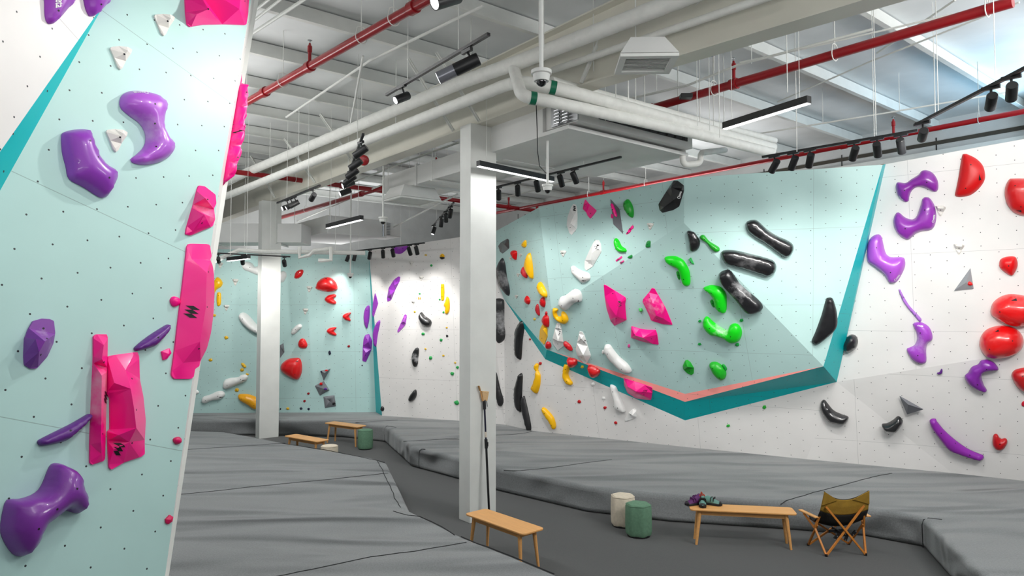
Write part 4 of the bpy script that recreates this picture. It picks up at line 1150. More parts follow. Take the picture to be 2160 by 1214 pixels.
def hold(label, c, flat, rgb, kind='dome', h=None, name='climbing_hold', group=None, ridge=(), off=0.0, plane=None, chalk=0, rough=.35, coat=0.0,
         fl=1.0, at=None, bolts=None, rim=.012, cat='climbing hold', flatlocal=None, power=.6, matl=None, smooth=None, cut=.1, sh=.85):
    pts = [full(c, flat[i], flat[i + 1]) for i in range(0, len(flat), 2)]
    cx = (min(p[0] for p in pts) + max(p[0] for p in pts)) / 2; cy = (min(p[1] for p in pts) + max(p[1] for p in pts)) / 2
    if at: cx, cy = full(c, *at)
    fr_ = wall_frame(cx, cy, off, plane)
    if fr_ is None: print('MISS', label); return None
    o_, U, V, n = fr_
    pl = (o_, n)
    def loc(x, y, lift=0.0):
        q = hit(x, y, (o_ + n * lift, n)) - o_ ; return np.array((q.dot(U), q.dot(V)))
    P = [loc(*p) for p in pts]
    ctr = sum(P) / len(P); P = [p - ctr for p in P]
    O = o_ + U * ctr[0] + V * ctr[1]
    A = np.array(P); size = float(np.max(A.max(0) - A.min(0))); small = float(np.min(A.max(0) - A.min(0)))
    if kind == 'dome':
        Q = catmull(P, 4 if size > .25 else 3); Q = simplify(Q, size / 34)
        if h is None: h = .38 * small
        gs = max(min(size / 20, small / 8), .01)
        xs = np.arange(A[:, 0].min(), A[:, 0].max(), gs); ys = np.arange(A[:, 1].min(), A[:, 1].max(), gs * .87)
        G = np.array([(x + (gs / 2 if j % 2 else 0), y) for j, y in enumerate(ys) for x in xs])
        G = G[inside(G, Q)] if len(G) else G
        D = segdist(G, Q) if len(G) else np.zeros(0)
        G = G[D > gs * .45]; D = D[D > gs * .45]
        inner = [np.array(g_) for g_ in G]
        dm = D.max() if len(D) else small / 2
        # a shrinking ring close to the rim keeps the round shoulder
        hs = [h * (1 - (1 - min(d / (dm * sh), 1)) ** 2) ** power for d in D]
        hs_arr = np.array(hs)
        if len(G) > 8:      # relax so that the crest is soft
            dd = ((G[:, None] - G[None]) ** 2).sum(2); nb = dd < (gs * 1.3) ** 2
            edge = D < gs * 1.1
            for _ in range((3 if small > .25 * size else 8) if size > .2 else 1):
                avg = (nb @ hs_arr) / nb.sum(1); hs_arr = np.where(edge, hs_arr, avg)
        hs = list(hs_arr)
        V2 = [Vector((float(q[0]), float(q[1]))) for q in Q] + [Vector((float(q[0]), float(q[1]))) for q in inner]
        H_ = [rim] * len(Q) + [max(rim, float(x)) for x in hs]
    else:
        Q = cutcorners(P, cut) if size > .12 else P
        if h is None: h = .3 * small
        rp = []
        for (x, y, hh) in ridge:
            q = loc(*full(c, x, y), hh * fl) - ctr; rp.append((q, hh * fl))
        if not ridge: rp = [(np.zeros(2), h)]
        V2 = [Vector((float(q[0]), float(q[1]))) for q in Q] + [Vector((float(q[0]), float(q[1]))) for q, _ in rp]
        H_ = [rim] * len(Q) + [x for _, x in rp]
    nq = len(Q)
    r = delaunay_2d_cdt(V2, [(i, (i + 1) % nq) for i in range(nq)], [], 1, 1e-6)
    ov, oe, of, iv = r[0], r[1], r[2], r[3]
    HH = [H_[iv[i][0]] if iv[i] else rim for i in range(len(ov))]
    bnd = [None] * nq
    for i, src in enumerate(iv):
        for s_ in src:
            if s_ < nq: bnd[s_] = i
    bnd = [b_ for b_ in bnd if b_ is not None]
    vs = [(ov[i].x, ov[i].y, HH[i]) for i in range(len(ov))]
    fs = []
    for f in of:
        f = list(f)
        a_, b_, c_ = (ov[f[0]], ov[f[1]], ov[f[2]])
        if (b_ - a_).cross(c_ - a_) < 0: f = f[::-1]
        fs.append(tuple(f))
    k = len(vs); flare = 1.0
    vs += [(ov[i].x * flare, ov[i].y * flare, -.006) for i in bnd]; m2 = len(bnd)
    area2 = sum(ov[bnd[i]].x * ov[bnd[(i + 1) % m2]].y - ov[bnd[(i + 1) % m2]].x * ov[bnd[i]].y for i in range(m2))
    for i in range(m2):
        q = (bnd[i], k + i, k + (i + 1) % m2, bnd[(i + 1) % m2])
        fs.append(q if area2 > 0 else q[::-1])
    fs.append(tuple(range(k + m2 - 1, k - 1, -1)) if area2 > 0 else tuple(range(k, k + m2)))
    me = bpy.data.meshes.new(name); me.from_pydata(vs, [], fs); me.update()
    ob = link(name, me, matl or hm(rgb, chalk, rough, coat, size * .42))
    Mx = Matrix((U, V, n)).transposed().to_4x4(); Mx.translation = O; ob.matrix_world = Mx
    if kind == 'dome' or smooth:
        for p in me.polygons: p.use_smooth = len(p.vertices) < 5
    else:
        bv = ob.modifiers.new('bevel', 'BEVEL'); bv.width = min(.012, size * .03); bv.segments = 3; bv.limit_method = 'ANGLE'; bv.angle_limit = R(12); bv.harden_normals = False
        for p in me.polygons: p.use_smooth = True
        try: me.set_sharp_from_angle(angle=R(30))
        except Exception: pass
    tag(ob, label, cat, group)
    tris = BVHTree.FromPolygons([Vector(v) for v in vs], fs[:len(of)])
    ob['_n'] = COUNT[0]; del ob['_n']
    def surf(x, y):
        hh = tris.ray_cast(Vector((x, y, 2)), Vector((0, 0, -1)))
        return hh[0].z if hh[0] is not None else None
    # bolts along the long axis
    if bolts is None: bolts = 2 if size > .3 else (1 if size > .1 else 0)
    if bolts:
        w, vec = np.linalg.eigh(np.cov(A.T)); ax = vec[:, 1]; ext = (A @ ax)
        got = 0
        for s_ in ([(0,)] if bolts == 1 else [(-.55,), (.55,), (0.05,)][:bolts]):
            tgt = ax * (s_[0] * (ext.max() if s_[0] > 0 else -ext.min()))
            cand = [(x, y) for x, y in ((tgt[0], tgt[1]),)]
            z = surf(*cand[0])
            if z is None and len(inner if kind == 'dome' else []):
                G2 = np.array(inner); j = ((G2 - tgt) ** 2).sum(1).argmin(); cand = [tuple(G2[j])]; z = surf(*cand[0])
            if z is None: continue
            hh = tris.ray_cast(Vector((cand[0][0], cand[0][1], 2)), Vector((0, 0, -1)))
            nn = hh[1] if hh[1].z > 0 else -hh[1]
            mb_ = MB(); rr = .0055 if (c in 'AB' or plane) else (.009 if size < .8 else .011)
            mb_.lathe([(rr, -.004), (rr, .0012)], 12, M=nn.to_track_quat('Z', 'Y').to_matrix(), c=hh[0]); mb_.build('bolt_hole', BOLT, ob)
    ob_loc = lambda x, y: loc(*full(c, x, y)) - ctr
    return ob, ob_loc, tris
def drape(res, name, verts2, faces, m, lift=.003, parentspace=True):
    """print lying on the hold's surface"""
    ob, _, tris = res; vs = []
    for (x, y) in verts2:
        hh = tris.ray_cast(Vector((x, y, 2)), Vector((0, 0, -1)))
        vs.append((x, y, (hh[0].z if hh[0] is not None else .012) + lift))
    me = bpy.data.meshes.new(name); me.from_pydata(vs, [], faces); o = link(name, me, m, ob); return o
def bars_logo(res, x, y, hpx, lean=.35, ang=0.0, m=None):
    """three stacked slanting bars"""
    if res is None: return
    ob, L, _ = res; c0 = L(x, y); u = L(x + hpx, y) - c0; v = L(x, y - hpx) - c0
    ca, sa = math.cos(ang), math.sin(ang); vs = []; fs = []
    def q(a, b_):
        a, b_ = a * ca - b_ * sa, a * sa + b_ * ca
        return c0 + u * a + v * b_
    N = 6
    for k in (-1, 0, 1):
        yb = k * .32
        base = len(vs)
        for i in range(N + 1):
            t = i / N
            for (s_) in (0, 1):
                X = -.36 + .34 * t + .36 * s_; Y = yb + .17 - .32 * t
                vs.append(tuple(q(X, Y)))
        for i in range(N): fs.append((base + 2 * i, base + 2 * i + 2, base + 2 * i + 3, base + 2 * i + 1))
    drape(res, 'bar_logo', vs, fs, m or BLOGO)
def word(res, text, x, y, hpx, ang=0.0, m=None, mirror=False):
    if res is None: return
    ob, L, tris = res
    cu = bpy.data.curves.new('word', 'FONT'); cu.body = text; cu.size = 1.0; cu.align_x = 'CENTER'; cu.align_y = 'CENTER'; cu.offset = .02
    to = bpy.data.objects.new('word', cu); COL.objects.link(to)
    dg = bpy.context.evaluated_depsgraph_get(); me = bpy.data.meshes.new_from_object(to.evaluated_get(dg))
    bpy.data.objects.remove(to); 
    c0 = L(x, y); u = L(x + hpx, y) - c0; v = L(x, y - hpx) - c0; ca, sa = math.cos(ang), math.sin(ang)
    for vt in me.vertices:
        a, b_ = vt.co.x, vt.co.y
        a, b_ = a * ca - b_ * sa, a * sa + b_ * ca
        q = c0 + u * a + v * b_; hh = tris.ray_cast(Vector((q[0], q[1], 2)), Vector((0, 0, -1)))
        vt.co = (q[0], q[1], (hh[0].z if hh[0] is not None else .012) + .005)
    link('brand_word', me, m or WLOGO, ob)
def pennant(res, x, y, w, ang=0.0):
    if res is None: return
    ob, L, _ = res; c0 = L(x, y); u = L(x + w, y) - c0; v = L(x, y - w) - c0; ca, sa = math.cos(ang), math.sin(ang)
    P = [(-.5, .3), (.5, .12), (.42, -.28), (.05, -.05)]; N = 4; vs = []; fs = []
    for j in range(N + 1):
        for i in range(N + 1):
            a_, b_ = [((P[0][k] * (1 - i / N) + P[1][k] * i / N) * (1 - j / N) + (P[3][k] * (1 - i / N) + P[2][k] * i / N) * j / N) for k in (0, 1)]
            a_, b_ = a_ * ca - b_ * sa, a_ * sa + b_ * ca
            vs.append(tuple(c0 + u * a_ + v * b_))
    fs = [(j * (N + 1) + i, j * (N + 1) + i + 1, (j + 1) * (N + 1) + i + 1, (j + 1) * (N + 1) + i) for j in range(N) for i in range(N)]
    drape(res, 'pennant_mark', vs, fs, BLOGO, lift=.004)
def blob(label, c, x, y, w, hgt, rgb, ang=0, k='dome', seed=None, **kw):
    rs = random.Random(hash((x, y)) & 1023); pts = []
    n = 8 if k == 'dome' else 5
    for i in range(n):
        t = 2 * math.pi * i / n + .3; f = rs.uniform(.82, 1.1)
        a, b_ = math.cos(t) * w / 2 * f, math.sin(t) * hgt / 2 * f
        pts += [x + a * math.cos(ang) - b_ * math.sin(ang), y + a * math.sin(ang) + b_ * math.cos(ang)]
    kw.setdefault('h', None)
    return hold(label, c, pts, rgb, k, **kw)
def cone(label, c, x, y, w, **kw):
    """beige wedge foot hold with a thick rounded top edge; x, y = top centre"""
    s_ = w
    flat = [x - .5 * s_, y + .08 * s_, x - .45 * s_, y, x - .1 * s_, y - .04 * s_, x + .3 * s_, y, x + .5 * s_, y + .12 * s_, x + .46 * s_, y + .28 * s_,
            x + .22 * s_, y + .62 * s_, x + .06 * s_, y + .96 * s_, x - .04 * s_, y + 1.04 * s_, x - .16 * s_, y + .92 * s_, x - .34 * s_, y + .45 * s_]
    r = hold(label, c, flat, CONE, 'facet', group='beige wedge foot holds', ridge=[(x - .36 * s_, y + .12 * s_, .085), (x + .36 * s_, y + .15 * s_, .085), (x - .28 * s_, y + .24 * s_, .075), (x + .26 * s_, y + .28 * s_, .075), (x - .02 * s_, y + .85 * s_, .03)],
             fl=kw.pop('fl', .62 if c in 'A' else .8), rough=.7, **kw)
    return r

# ------------------------------------------------ left foreground wall
pp = 'purple climbing hold'
r = hold('purple hold cut by the top edge, leftmost on the white panel', 'A', [170, -90, 184, -20, 187, 60, 195, 92, 210, 102, 235, 85, 270, 45, 305, 5, 345, -60, 300, -110], PURPLE, h=.07)
word(r, 'Cheeta', 208, -10, 30, ang=R(-88))
hold('purple hold at the top where the white panel meets the teal one', 'A', [335, -90, 352, 5, 362, 45, 378, 70, 400, 58, 425, 30, 447, 0, 480, -60, 420, -120], PURPLE, h=.09, at=(395, 20))
hold('wide pink hold cut by the top edge of the picture', 'A', [770, -90, 777, 0, 780, 60, 786, 105, 798, 115, 850, 106, 940, 104, 1035, 107, 1043, 60, 1050, -90], PINK, 'facet', ridge=[(830, 60, .10), (880, 38, .13), (1010, 38, .13), (820, -60, .13), (1020, -60, .13)], cut=.08, coat=.4)
cone('topmost beige wedge hold on the left wall, left of the pink one', 'A', 690, 64, 86)
cone('beige wedge hold second from the top on the left wall', 'A', 507, 200, 92)
cone('beige wedge hold on the left wall between the two large purple holds', 'A', 489, 549, 90)
r = hold('large c shaped purple hold right of a beige wedge on the left wall', 'A', [505, 420, 515, 400, 545, 386, 600, 387, 650, 402, 685, 430, 695, 455, 684, 490, 680, 530, 688, 570, 715, 600, 725, 628, 715, 655, 690, 675, 650, 690, 600, 696, 560, 688, 549, 672, 570, 655, 600, 625, 612, 595, 607, 555, 585, 520, 545, 490, 512, 462, 503, 440], (172, 88, 205), h=.11, bolts=3, chalk=.5, coat=.3)
word(r, 'Cheeta', 569, 401, 18, ang=R(177))
hold('purple kidney shaped hold low left of the c shaped one', 'A', [257, 575, 270, 557, 320, 547, 360, 548, 372, 560, 385, 600, 400, 650, 430, 690, 470, 715, 486, 735, 480, 770, 455, 820, 435, 834, 410, 828, 350, 790, 290, 755, 275, 700, 260, 640], (142, 58, 180), h=.11, bolts=3, chalk=.5, coat=.2)
hold('small pink faceted hold at the wall edge above the long pink ones', 'A', [835, 783, 860, 787, 905, 822, 908, 860, 898, 880, 903, 925, 893, 955, 800, 994, 779, 988, 782, 965, 810, 870, 828, 800], PINK, 'facet', ridge=[(866, 835, .11), (862, 905, .12), (812, 975, .03)], chalk=.5, at=(830, 900), plane=PLEFT)
r = hold('long pink hold standing upright on the right edge of the left wall', 'Z', [396, 514, 440, 515, 444, 540, 441, 548, 446, 560, 449, 580, 450, 620, 448, 660, 443, 700, 434, 735, 420, 762, 418, 772, 409, 778, 406, 795, 400, 799, 365, 799, 359, 790, 366, 740, 373, 680, 383, 600, 390, 540, 392, 520], PINK, 'facet', ridge=[(404, 545, .03), (436, 575, .10), (434, 650, .12), (422, 720, .10), (386, 765, .03), (388, 600, .05), (380, 690, .05)], plane=PLEFT, cut=.16, coat=.3, bolts=3)
bars_logo(r, 390, 660, 26, ang=R(-12))
EDGEPL = (PLEFT[0] - nL * .16, nL)
r = hold('narrow pink hold wrapping round the far side of the left wall edge', 'Z', [507, 143, 508, 190, 504, 250, 496, 315, 482, 370, 468, 392, 466, 382, 470, 330, 478, 300, 490, 225, 503, 150], PINK, 'dome', h=.12, plane=EDGEPL, coat=.3)
bars_logo(r, 490, 277, 24, ang=R(-12))
hold('round purple hold with chalk left of the pink pair', 'B', [135, 140, 170, 130, 205, 132, 222, 140, 228, 190, 220, 235, 195, 290, 150, 340, 125, 340, 100, 325, 97, 290, 100, 215, 115, 175], (126, 50, 158), 'facet', ridge=[(150, 215, .10), (190, 225, .11), (165, 270, .10)], chalk=.7, bolts=3)
r = hold('narrow upright pink hold, left one of the pink pair', 'B', [390, 205, 400, 196, 445, 196, 450, 210, 447, 350, 442, 560, 438, 722, 430, 730, 385, 745, 375, 738, 375, 650, 382, 480, 390, 300], PINK, 'facet', ridge=[(405, 240, .05), (438, 240, .05)] + [(x_, y_, .075) for y_ in (300, 370, 440, 510, 580, 650) for x_ in (402 - (y_ - 300) * .03, 430 - (y_ - 300) * .01)] + [(395, 700, .045), (428, 700, .045)], chalk=.5)
bars_logo(r, 434, 463, 48, ang=R(-12))
r = hold('broad pink hold with dark facets, right one of the pink pair', 'B', [450, 290, 470, 284, 575, 270, 582, 290, 585, 385, 600, 460, 610, 560, 605, 650, 606, 700, 590, 712, 520, 735, 465, 766, 455, 755, 450, 640, 449, 605, 460, 595, 459, 465, 448, 450], PINK, 'facet', ridge=[(530, 345, .07), (552, 425, .13), (566, 510, .135), (575, 590, .14), (545, 650, .09), (482, 400, .07), (480, 470, .085), (482, 590, .085), (480, 680, .045), (500, 620, .09)], coat=.3, bolts=3)
bars_logo(r, 477, 681, 52, ang=R(-5))
hold('slim dark purple hold pointing up towards the long pink hold', 'B', [563, 258, 570, 245, 620, 205, 690, 160, 705, 155, 712, 165, 700, 190, 655, 240, 630, 252, 575, 266], (98, 40, 134), h=.06)
hold('slim dark purple hold ending at the narrow pink hold', 'B', [155, 650, 165, 638, 230, 605, 300, 570, 360, 535, 375, 531, 379, 542, 350, 580, 300, 625, 270, 645, 200, 662, 165, 664], (98, 40, 134), h=.06)
r = hold('large saddle shaped purple hold in the bottom left corner', 'B', [28, 892, 80, 888, 130, 872, 160, 850, 180, 815, 200, 765, 215, 742, 240, 738, 280, 755, 315, 800, 340, 860, 350, 900, 343, 935, 325, 950, 290, 942, 262, 938, 235, 958, 200, 985, 165, 1012, 150, 1060, 115, 1115, 85, 1132, 50, 1120, 15, 1070, -2, 1020, 2, 980, 12, 930], (124, 46, 156), h=.15, coat=.3, bolts=3)
word(r, 'Cheeta', 290, 787, 20, ang=R(133))
blob('small pink ball hold left of the long pink hold', 'B', 735, 57, 40, 46, PINK, h=.03)
hold('small pink square hold below the slim purple one', 'B', [677, 268, 710, 254, 719, 275, 700, 300, 685, 305], PINK, 'facet', h=.03)
blob('small round pink hold at the wall edge, mid height', 'B', 746, 643, 34, 38, (220, 10, 100), h=.03)
hold('lowest small pink hold at the wall edge', 'B', [694, 975, 712, 956, 726, 965, 722, 985, 705, 996, 696, 990], (220, 10, 90), 'facet', h=.025)

# ------------------------------------------------ far pale wall
F_ = 'on the far pale wall'
cone('beige wedge hold highest on the far pale wall, near the pendant light', 'E', 258, 162, 36)
cone('beige wedge hold left of the far pillar, second from the top', 'E', 355, 268, 40)
cone('beige wedge hold left of the far pillar beside the upright yellow bar', 'E', 298, 434, 36)
cone('beige wedge hold between the far pillar and the big red dome', 'E', 828, 314, 38)
cone('beige wedge hold below the other one right of the far pillar', 'E', 803, 456, 38)
hold('yellow wedge hold at the far left partly behind the pink hold', 'E', [238, 255, 262, 270, 273, 295, 262, 318, 235, 335, 215, 365, 200, 365, 200, 320, 220, 280], YEL, coat=.3)
hold('short upright yellow bar on the far pale wall', 'E', [238, 358, 255, 353, 263, 370, 261, 425, 250, 440, 238, 435, 234, 400], YEL)
for x, y, w, h_, l in ((218, 500, 26, 16, 'topmost small yellow hold at the far left'), (296, 642, 26, 22, 'small yellow hold in the middle between the pink hold and far pillar'), (196, 785, 24, 20, 'small yellow hold nearest the lower end of the long pink hold'),
                       (407, 820, 22, 40, 'small slanted yellow hold left of the far pillar'), (397, 849, 22, 24, 'small yellow hold directly under the slanted yellow one'), (364, 977, 28, 22, 'small yellow hold just under the upper white bone hold'),
                       (429, 877, 20, 14, 'tiny yellow hold touching the white bone hold'), (184, 617, 9, 9, 'tiniest yellow dot hold beside the long pink hold'), (690, 1096, 20, 16, 'small yellow hold at the foot of the wall right of the far pillar')):
    blob(l, 'E', x, y, w, h_, (226, 178, 30), ang=R(-50) if h_ > 30 else 0, group='small yellow holds on the far pale wall')
hold('large orange yellow hold at the foot of the far pillar', 'E', [372, 1015, 385, 1003, 440, 1005, 490, 1025, 520, 1060, 510, 1098, 470, 1098, 430, 1070, 385, 1045], (240, 168, 10), coat=.3)
hold('large white hold at the top of the far wall behind the far pillar', 'E', [400, 170, 420, 155, 460, 165, 480, 190, 505, 185, 560, 225, 630, 225, 665, 215, 683, 240, 670, 275, 650, 290, 600, 280, 500, 245, 440, 220, 405, 205], WHT, at=(460, 200))
hold('white hold at mid height running behind the far pillar', 'E', [378, 500, 395, 482, 420, 485, 450, 510, 490, 555, 540, 600, 530, 625, 480, 610, 440, 585, 395, 540], WHT)
hold('small white oblong hold right of the far pillar', 'E', [712, 600, 730, 575, 760, 555, 778, 560, 778, 580, 755, 600, 735, 618, 715, 620], WHT)
r = hold('upper white bone shaped hold low on the far pale wall', 'E', [275, 950, 285, 915, 320, 900, 370, 895, 395, 880, 425, 878, 435, 895, 420, 920, 385, 935, 350, 950, 310, 968, 285, 968], WHT); bars_logo(r, 415, 912, 16, ang=R(60))
r = hold('lower white bone shaped hold low on the far pale wall', 'E', [138, 1045, 150, 1020, 195, 1005, 240, 985, 275, 985, 288, 1005, 275, 1025, 245, 1040, 205, 1045, 165, 1062, 145, 1058], WHT); bars_logo(r, 268, 1020, 16, ang=R(60))
hold('small white hold emerging right of the left wall edge', 'E', [60, 985, 75, 972, 105, 975, 122, 990, 110, 1003, 80, 1000], WHT)
hold('red slanted oval hold left of the big red dome', 'E', [732, 250, 740, 225, 760, 210, 785, 208, 790, 225, 775, 252, 750, 265, 733, 262], RED, coat=.5)
r = hold('big red half dome hold highest on the far pale wall', 'E', [868, 315, 885, 280, 920, 258, 960, 258, 995, 285, 1008, 320, 1000, 340, 950, 350, 900, 342, 870, 330], RED, coat=.6, h=.18); pennant(r, 937, 264, 16, 0.0)
hold('red notched hold just beneath the big red half dome', 'E', [925, 398, 945, 373, 980, 365, 998, 368, 998, 380, 983, 395, 998, 412, 998, 425, 980, 430, 945, 420], RED, coat=.5)
hold('red notched hold furthest right on the far pale wall', 'E', [1040, 507, 1055, 490, 1085, 482, 1095, 484, 1083, 508, 1093, 532, 1080, 536, 1055, 528], RED, coat=.5)
hold('red notched hold, lowest of the three notched ones', 'E', [938, 600, 955, 582, 990, 575, 1002, 580, 986, 600, 1002, 622, 990, 630, 955, 620], RED, coat=.5)
hold('red rounded triangular hold above the big red one by the far pillar', 'E', [755, 685, 765, 658, 782, 647, 800, 655, 815, 685, 810, 705, 790, 712, 765, 705], RED, coat=.5)
r = hold('big glossy red hold touching the far pillar', 'E', [643, 830, 655, 805, 690, 780, 730, 772, 765, 775, 780, 810, 780, 860, 765, 900, 745, 911, 710, 900, 670, 875, 648, 855], RED, coat=.7, h=.2); pennant(r, 754, 790, 18, R(20))
for x, y, w, l in ((1080, 697, 20, 'small dark red hold near the lower purple holds'), (821, 1000, 20, 'small dark red hold above another near the mat'), (797, 1048, 20, 'small dark red hold just above the mat right of the far pillar')):
    blob(l, 'E', x, y, w, w * .85, (150, 20, 30), k='facet', group='small dark red holds on the far pale wall')
for x, y, w, h_, l in ((958, 740, 16, 28, 'small black hook hold above the grey triangle volume'), (775, 1096, 18, 16, 'small black hold at the wall foot, left one of two'), (823, 1099, 16, 15, 'small black hold at the wall foot, right one of two'),
                       (1166, 819, 9, 9, 'tiny black hold below the long purple holds'), (643, 1098, 8, 14, 'tiny dark hold at the foot of the wall against the far pillar')):
    blob(l, 'E', x, y, w, h_, NAVY, group='small black holds on the far pale wall')
vol = dict(name='wall_volume', cat='climbing volume', rough=.6, cut=.02, bolts=0)
hold('grey triangular volume on the far pale wall', 'E', [897, 855, 963, 840, 920, 917], GREY, 'facet', ridge=[(926, 868, .18)], **vol)
hold('upper grey square volume tilted below the triangular one', 'E', [863, 950, 920, 920, 957, 978, 895, 1013], GREY, 'facet', ridge=[(909, 966, .14)], **vol)
hold('lower grey square volume near the mat', 'E', [918, 1020, 988, 1010, 998, 1080, 928, 1092], GREY, 'facet', ridge=[(958, 1050, .1)], **vol)
hold('grey volume sliver right of the far pillar', 'E', [640, 690, 662, 678, 668, 735, 640, 772], GREY, 'facet', ridge=[(655, 715, .1)], **vol)
blob('red hold sitting on the upper grey square volume', 'E', 903, 938, 22, 20, RED, k='facet', off=.09)
blob('purple hold sitting on the upper grey square volume', 'E', 930, 970, 22, 14, DPUR, off=.09)
blob('black hold sitting on the lower grey square volume', 'E', 983, 1063, 22, 22, BLK, off=.04)
blob('small red hold on the grey triangular volume', 'E', 937, 852, 20, 10, RED, off=.1)
blob('small dark blue hold on the grey triangular volume', 'E', 906, 860, 12, 12, NAVY, off=.06)
hold('purple crescent hold left of the teal stripe, upper one', 'E', [1175, 500, 1185, 455, 1205, 435, 1215, 450, 1212, 520, 1200, 580, 1190, 578, 1178, 550], PURPLE, coat=.4)
hold('purple hold left of the teal stripe, lower and wider one', 'E', [1185, 625, 1210, 618, 1230, 660, 1225, 720, 1190, 798, 1167, 790, 1170, 700, 1175, 650], PURPLE, 'facet', ridge=[(1205, 670, .1), (1190, 740, .1)])
hold('purple leaf hold on the upper part of the teal stripe', 'F', [142, 378, 150, 400, 160, 440, 133, 522, 126, 505, 130, 440], PURPLE, 'facet', ridge=[(145, 430, .1)], coat=.4)
hold('purple slim hold right of the teal stripe, lower one', 'F', [166, 538, 172, 550, 158, 620, 148, 688, 138, 680, 133, 610, 150, 560], PURPLE)

# ------------------------------------------------ white wall in the far corner
hold('purple hold behind the far spotlights at the top of the white wall', 'F', [228, 130, 260, 112, 330, 100, 338, 116, 300, 148, 285, 153, 245, 148], PURPLE, 'facet', ridge=[(280, 125, .12)])
hold('long slanted purple hold high on the far white wall', 'F', [288, 285, 285, 310, 260, 360, 235, 420, 215, 430, 212, 410, 222, 350, 250, 305, 278, 283], PURPLE, 'facet', ridge=[(255, 335, .1), (232, 390, .1)])
hold('lower slanted purple hold on the far white wall', 'F', [318, 503, 327, 510, 320, 560, 310, 575, 275, 611, 272, 600, 290, 560, 312, 510], (176, 84, 200), 'facet', ridge=[(308, 545, .08)])
hold('black chalked crescent hold on the far white wall, topmost', 'F', [412, 490, 430, 510, 468, 540, 465, 570, 435, 574, 410, 555, 397, 515], BLK, coat=.8, chalk=1.0)
hold('black chalked oblong hold in the middle of the far white wall', 'F', [378, 700, 397, 705, 393, 760, 388, 800, 370, 808, 357, 780, 358, 735], BLK, coat=.8, chalk=1.0)
hold('black wedge hold lowest on the far white wall', 'F', [375, 940, 385, 960, 378, 990, 355, 1010, 338, 1003, 345, 975], BLK, coat=.8)
hold('yellow half of the two tone hold at the top of the far white wall', 'F', [520, 162, 533, 151, 546, 162, 543, 170, 523, 170], YEL)
hold('black half of the two tone hold at the top of the far white wall', 'F', [518, 174, 530, 168, 545, 172, 546, 178, 530, 184], BLK)
hold('upper upright yellow bar left of the near pillar', 'F', [526, 335, 535, 327, 544, 335, 544, 410, 535, 424, 526, 410], YEL)
hold('lower upright yellow bar with a notch left of the near pillar', 'F', [560, 400, 575, 420, 575, 480, 560, 502, 549, 495, 550, 465, 542, 450, 552, 425], YEL)
for x, y, w, l in ((470, 220, 14, 'highest small green hold on the far white wall'), (401, 384, 10, 'tiny green hold above a pair of yellow chips'), (518, 417, 11, 'tiny green hold left of the upper yellow bar'),
                   (540, 492, 12, 'tiny green hold at the lower end of the notched yellow bar'), (421, 617, 18, 'small green hold under the topmost black crescent'), (526, 653, 17, 'small green hold below the small black one'),
                   (465, 757, 20, 'small green hold right of the chalked oblong black hold'), (591, 848, 21, 'small green hold low beside the near pillar'), (622, 812, 16, 'small green hold half hidden by the near pillar'), (616, 1017, 28, 'green hold lowest beside the near pillar')):
    blob(l, 'F', x, y, w, w, (40, 160, 80), group='small green holds on the far white wall')
for x, y, w, h_, l in ((437, 159, 15, 8, 'small yellow chip at the top of the far white wall'), (396, 411, 6, 16, 'left one of two yellow chips side by side'), (405, 411, 6, 16, 'right one of two yellow chips side by side'), (373, 489, 11, 11, 'small yellow hold left of the topmost black crescent'),
                       (559, 580, 11, 11, 'small yellow hold above the small black one'), (435, 705, 11, 11, 'small yellow hold right of the chalked black oblong'), (539, 744, 13, 11, 'small yellow hold between two green ones'), (608, 785, 11, 11, 'small yellow hold next to the near pillar')):
    blob(l, 'F', x, y, w, h_, (222, 180, 50), group='small yellow holds on the far white wall')
cone('beige wedge hold topmost on the far white wall', 'F', 354, 196, 26)
cone('beige wedge hold second on the far white wall', 'F', 410, 282, 26)
cone('beige wedge hold lowest on the far white wall', 'F', 364, 423, 24)
blob('small black hold between yellow and green ones left of the near pillar', 'F', 561, 629, 14, 14, BLK)
blob('black round hold at the foot of the teal stripe', 'F', 185, 1052, 24, 32, BLK, coat=.6)

# ------------------------------------------------ left end of the large right wall
hold('black and grey wedge hold highest beside the near pillar', 'G', [128, 640, 150, 610, 205, 578, 218, 590, 220, 660, 165, 705, 145, 690], (70, 70, 72), 'facet', ridge=[(180, 625, .1)], coat=.5)
hold('red hold right of the black and grey wedge', 'G', [238, 690, 260, 678, 287, 690, 285, 740, 278, 760, 255, 730], RED)
hold('small yellow hold highest near the left end of the right wall', 'G', [328, 630, 345, 600, 365, 592, 370, 640, 350, 655], YEL)
for x, y, w, l in ((232, 735, 26, 'beige wedge hold left one below the small red hold'), (317, 708, 28, 'beige wedge hold between red and tall yellow holds'), (297, 876, 28, 'beige wedge hold left of the slim red hold'), (283, 1060, 28, 'beige wedge hold left of the round red hold'),
                   (682, 680, 52, 'beige wedge hold left of the large white faceted hold'), (1425, 446, 56, 'beige wedge hold right of the grey diamond volume')):
    cone(l, 'G', x, y, w)
hold('tall yellow leaf shaped hold near the left end of the right wall', 'G', [395, 698, 412, 740, 425, 850, 425, 918, 405, 905, 365, 820, 372, 760], YEL, coat=.4, h=.12)
hold('slim red hold leaning against the tall yellow leaf hold', 'G', [345, 815, 360, 830, 376, 880, 372, 915, 350, 900, 332, 860], (215, 40, 50))
hold('long black curved hold beside the near pillar with a pointed top', 'G', [160, 743, 185, 790, 200, 900, 230, 1020, 225, 1065, 205, 1055, 150, 980, 122, 880, 125, 810], (44, 46, 50), chalk=.5, h=.12)
hold('broad black chalky hold half hidden by the near pillar', 'F', [855, 405, 885, 415, 897, 440, 895, 560, 905, 600, 900, 640, 870, 675, 850, 660, 835, 600, 835, 420], (48, 48, 50), chalk=.6, h=.12)
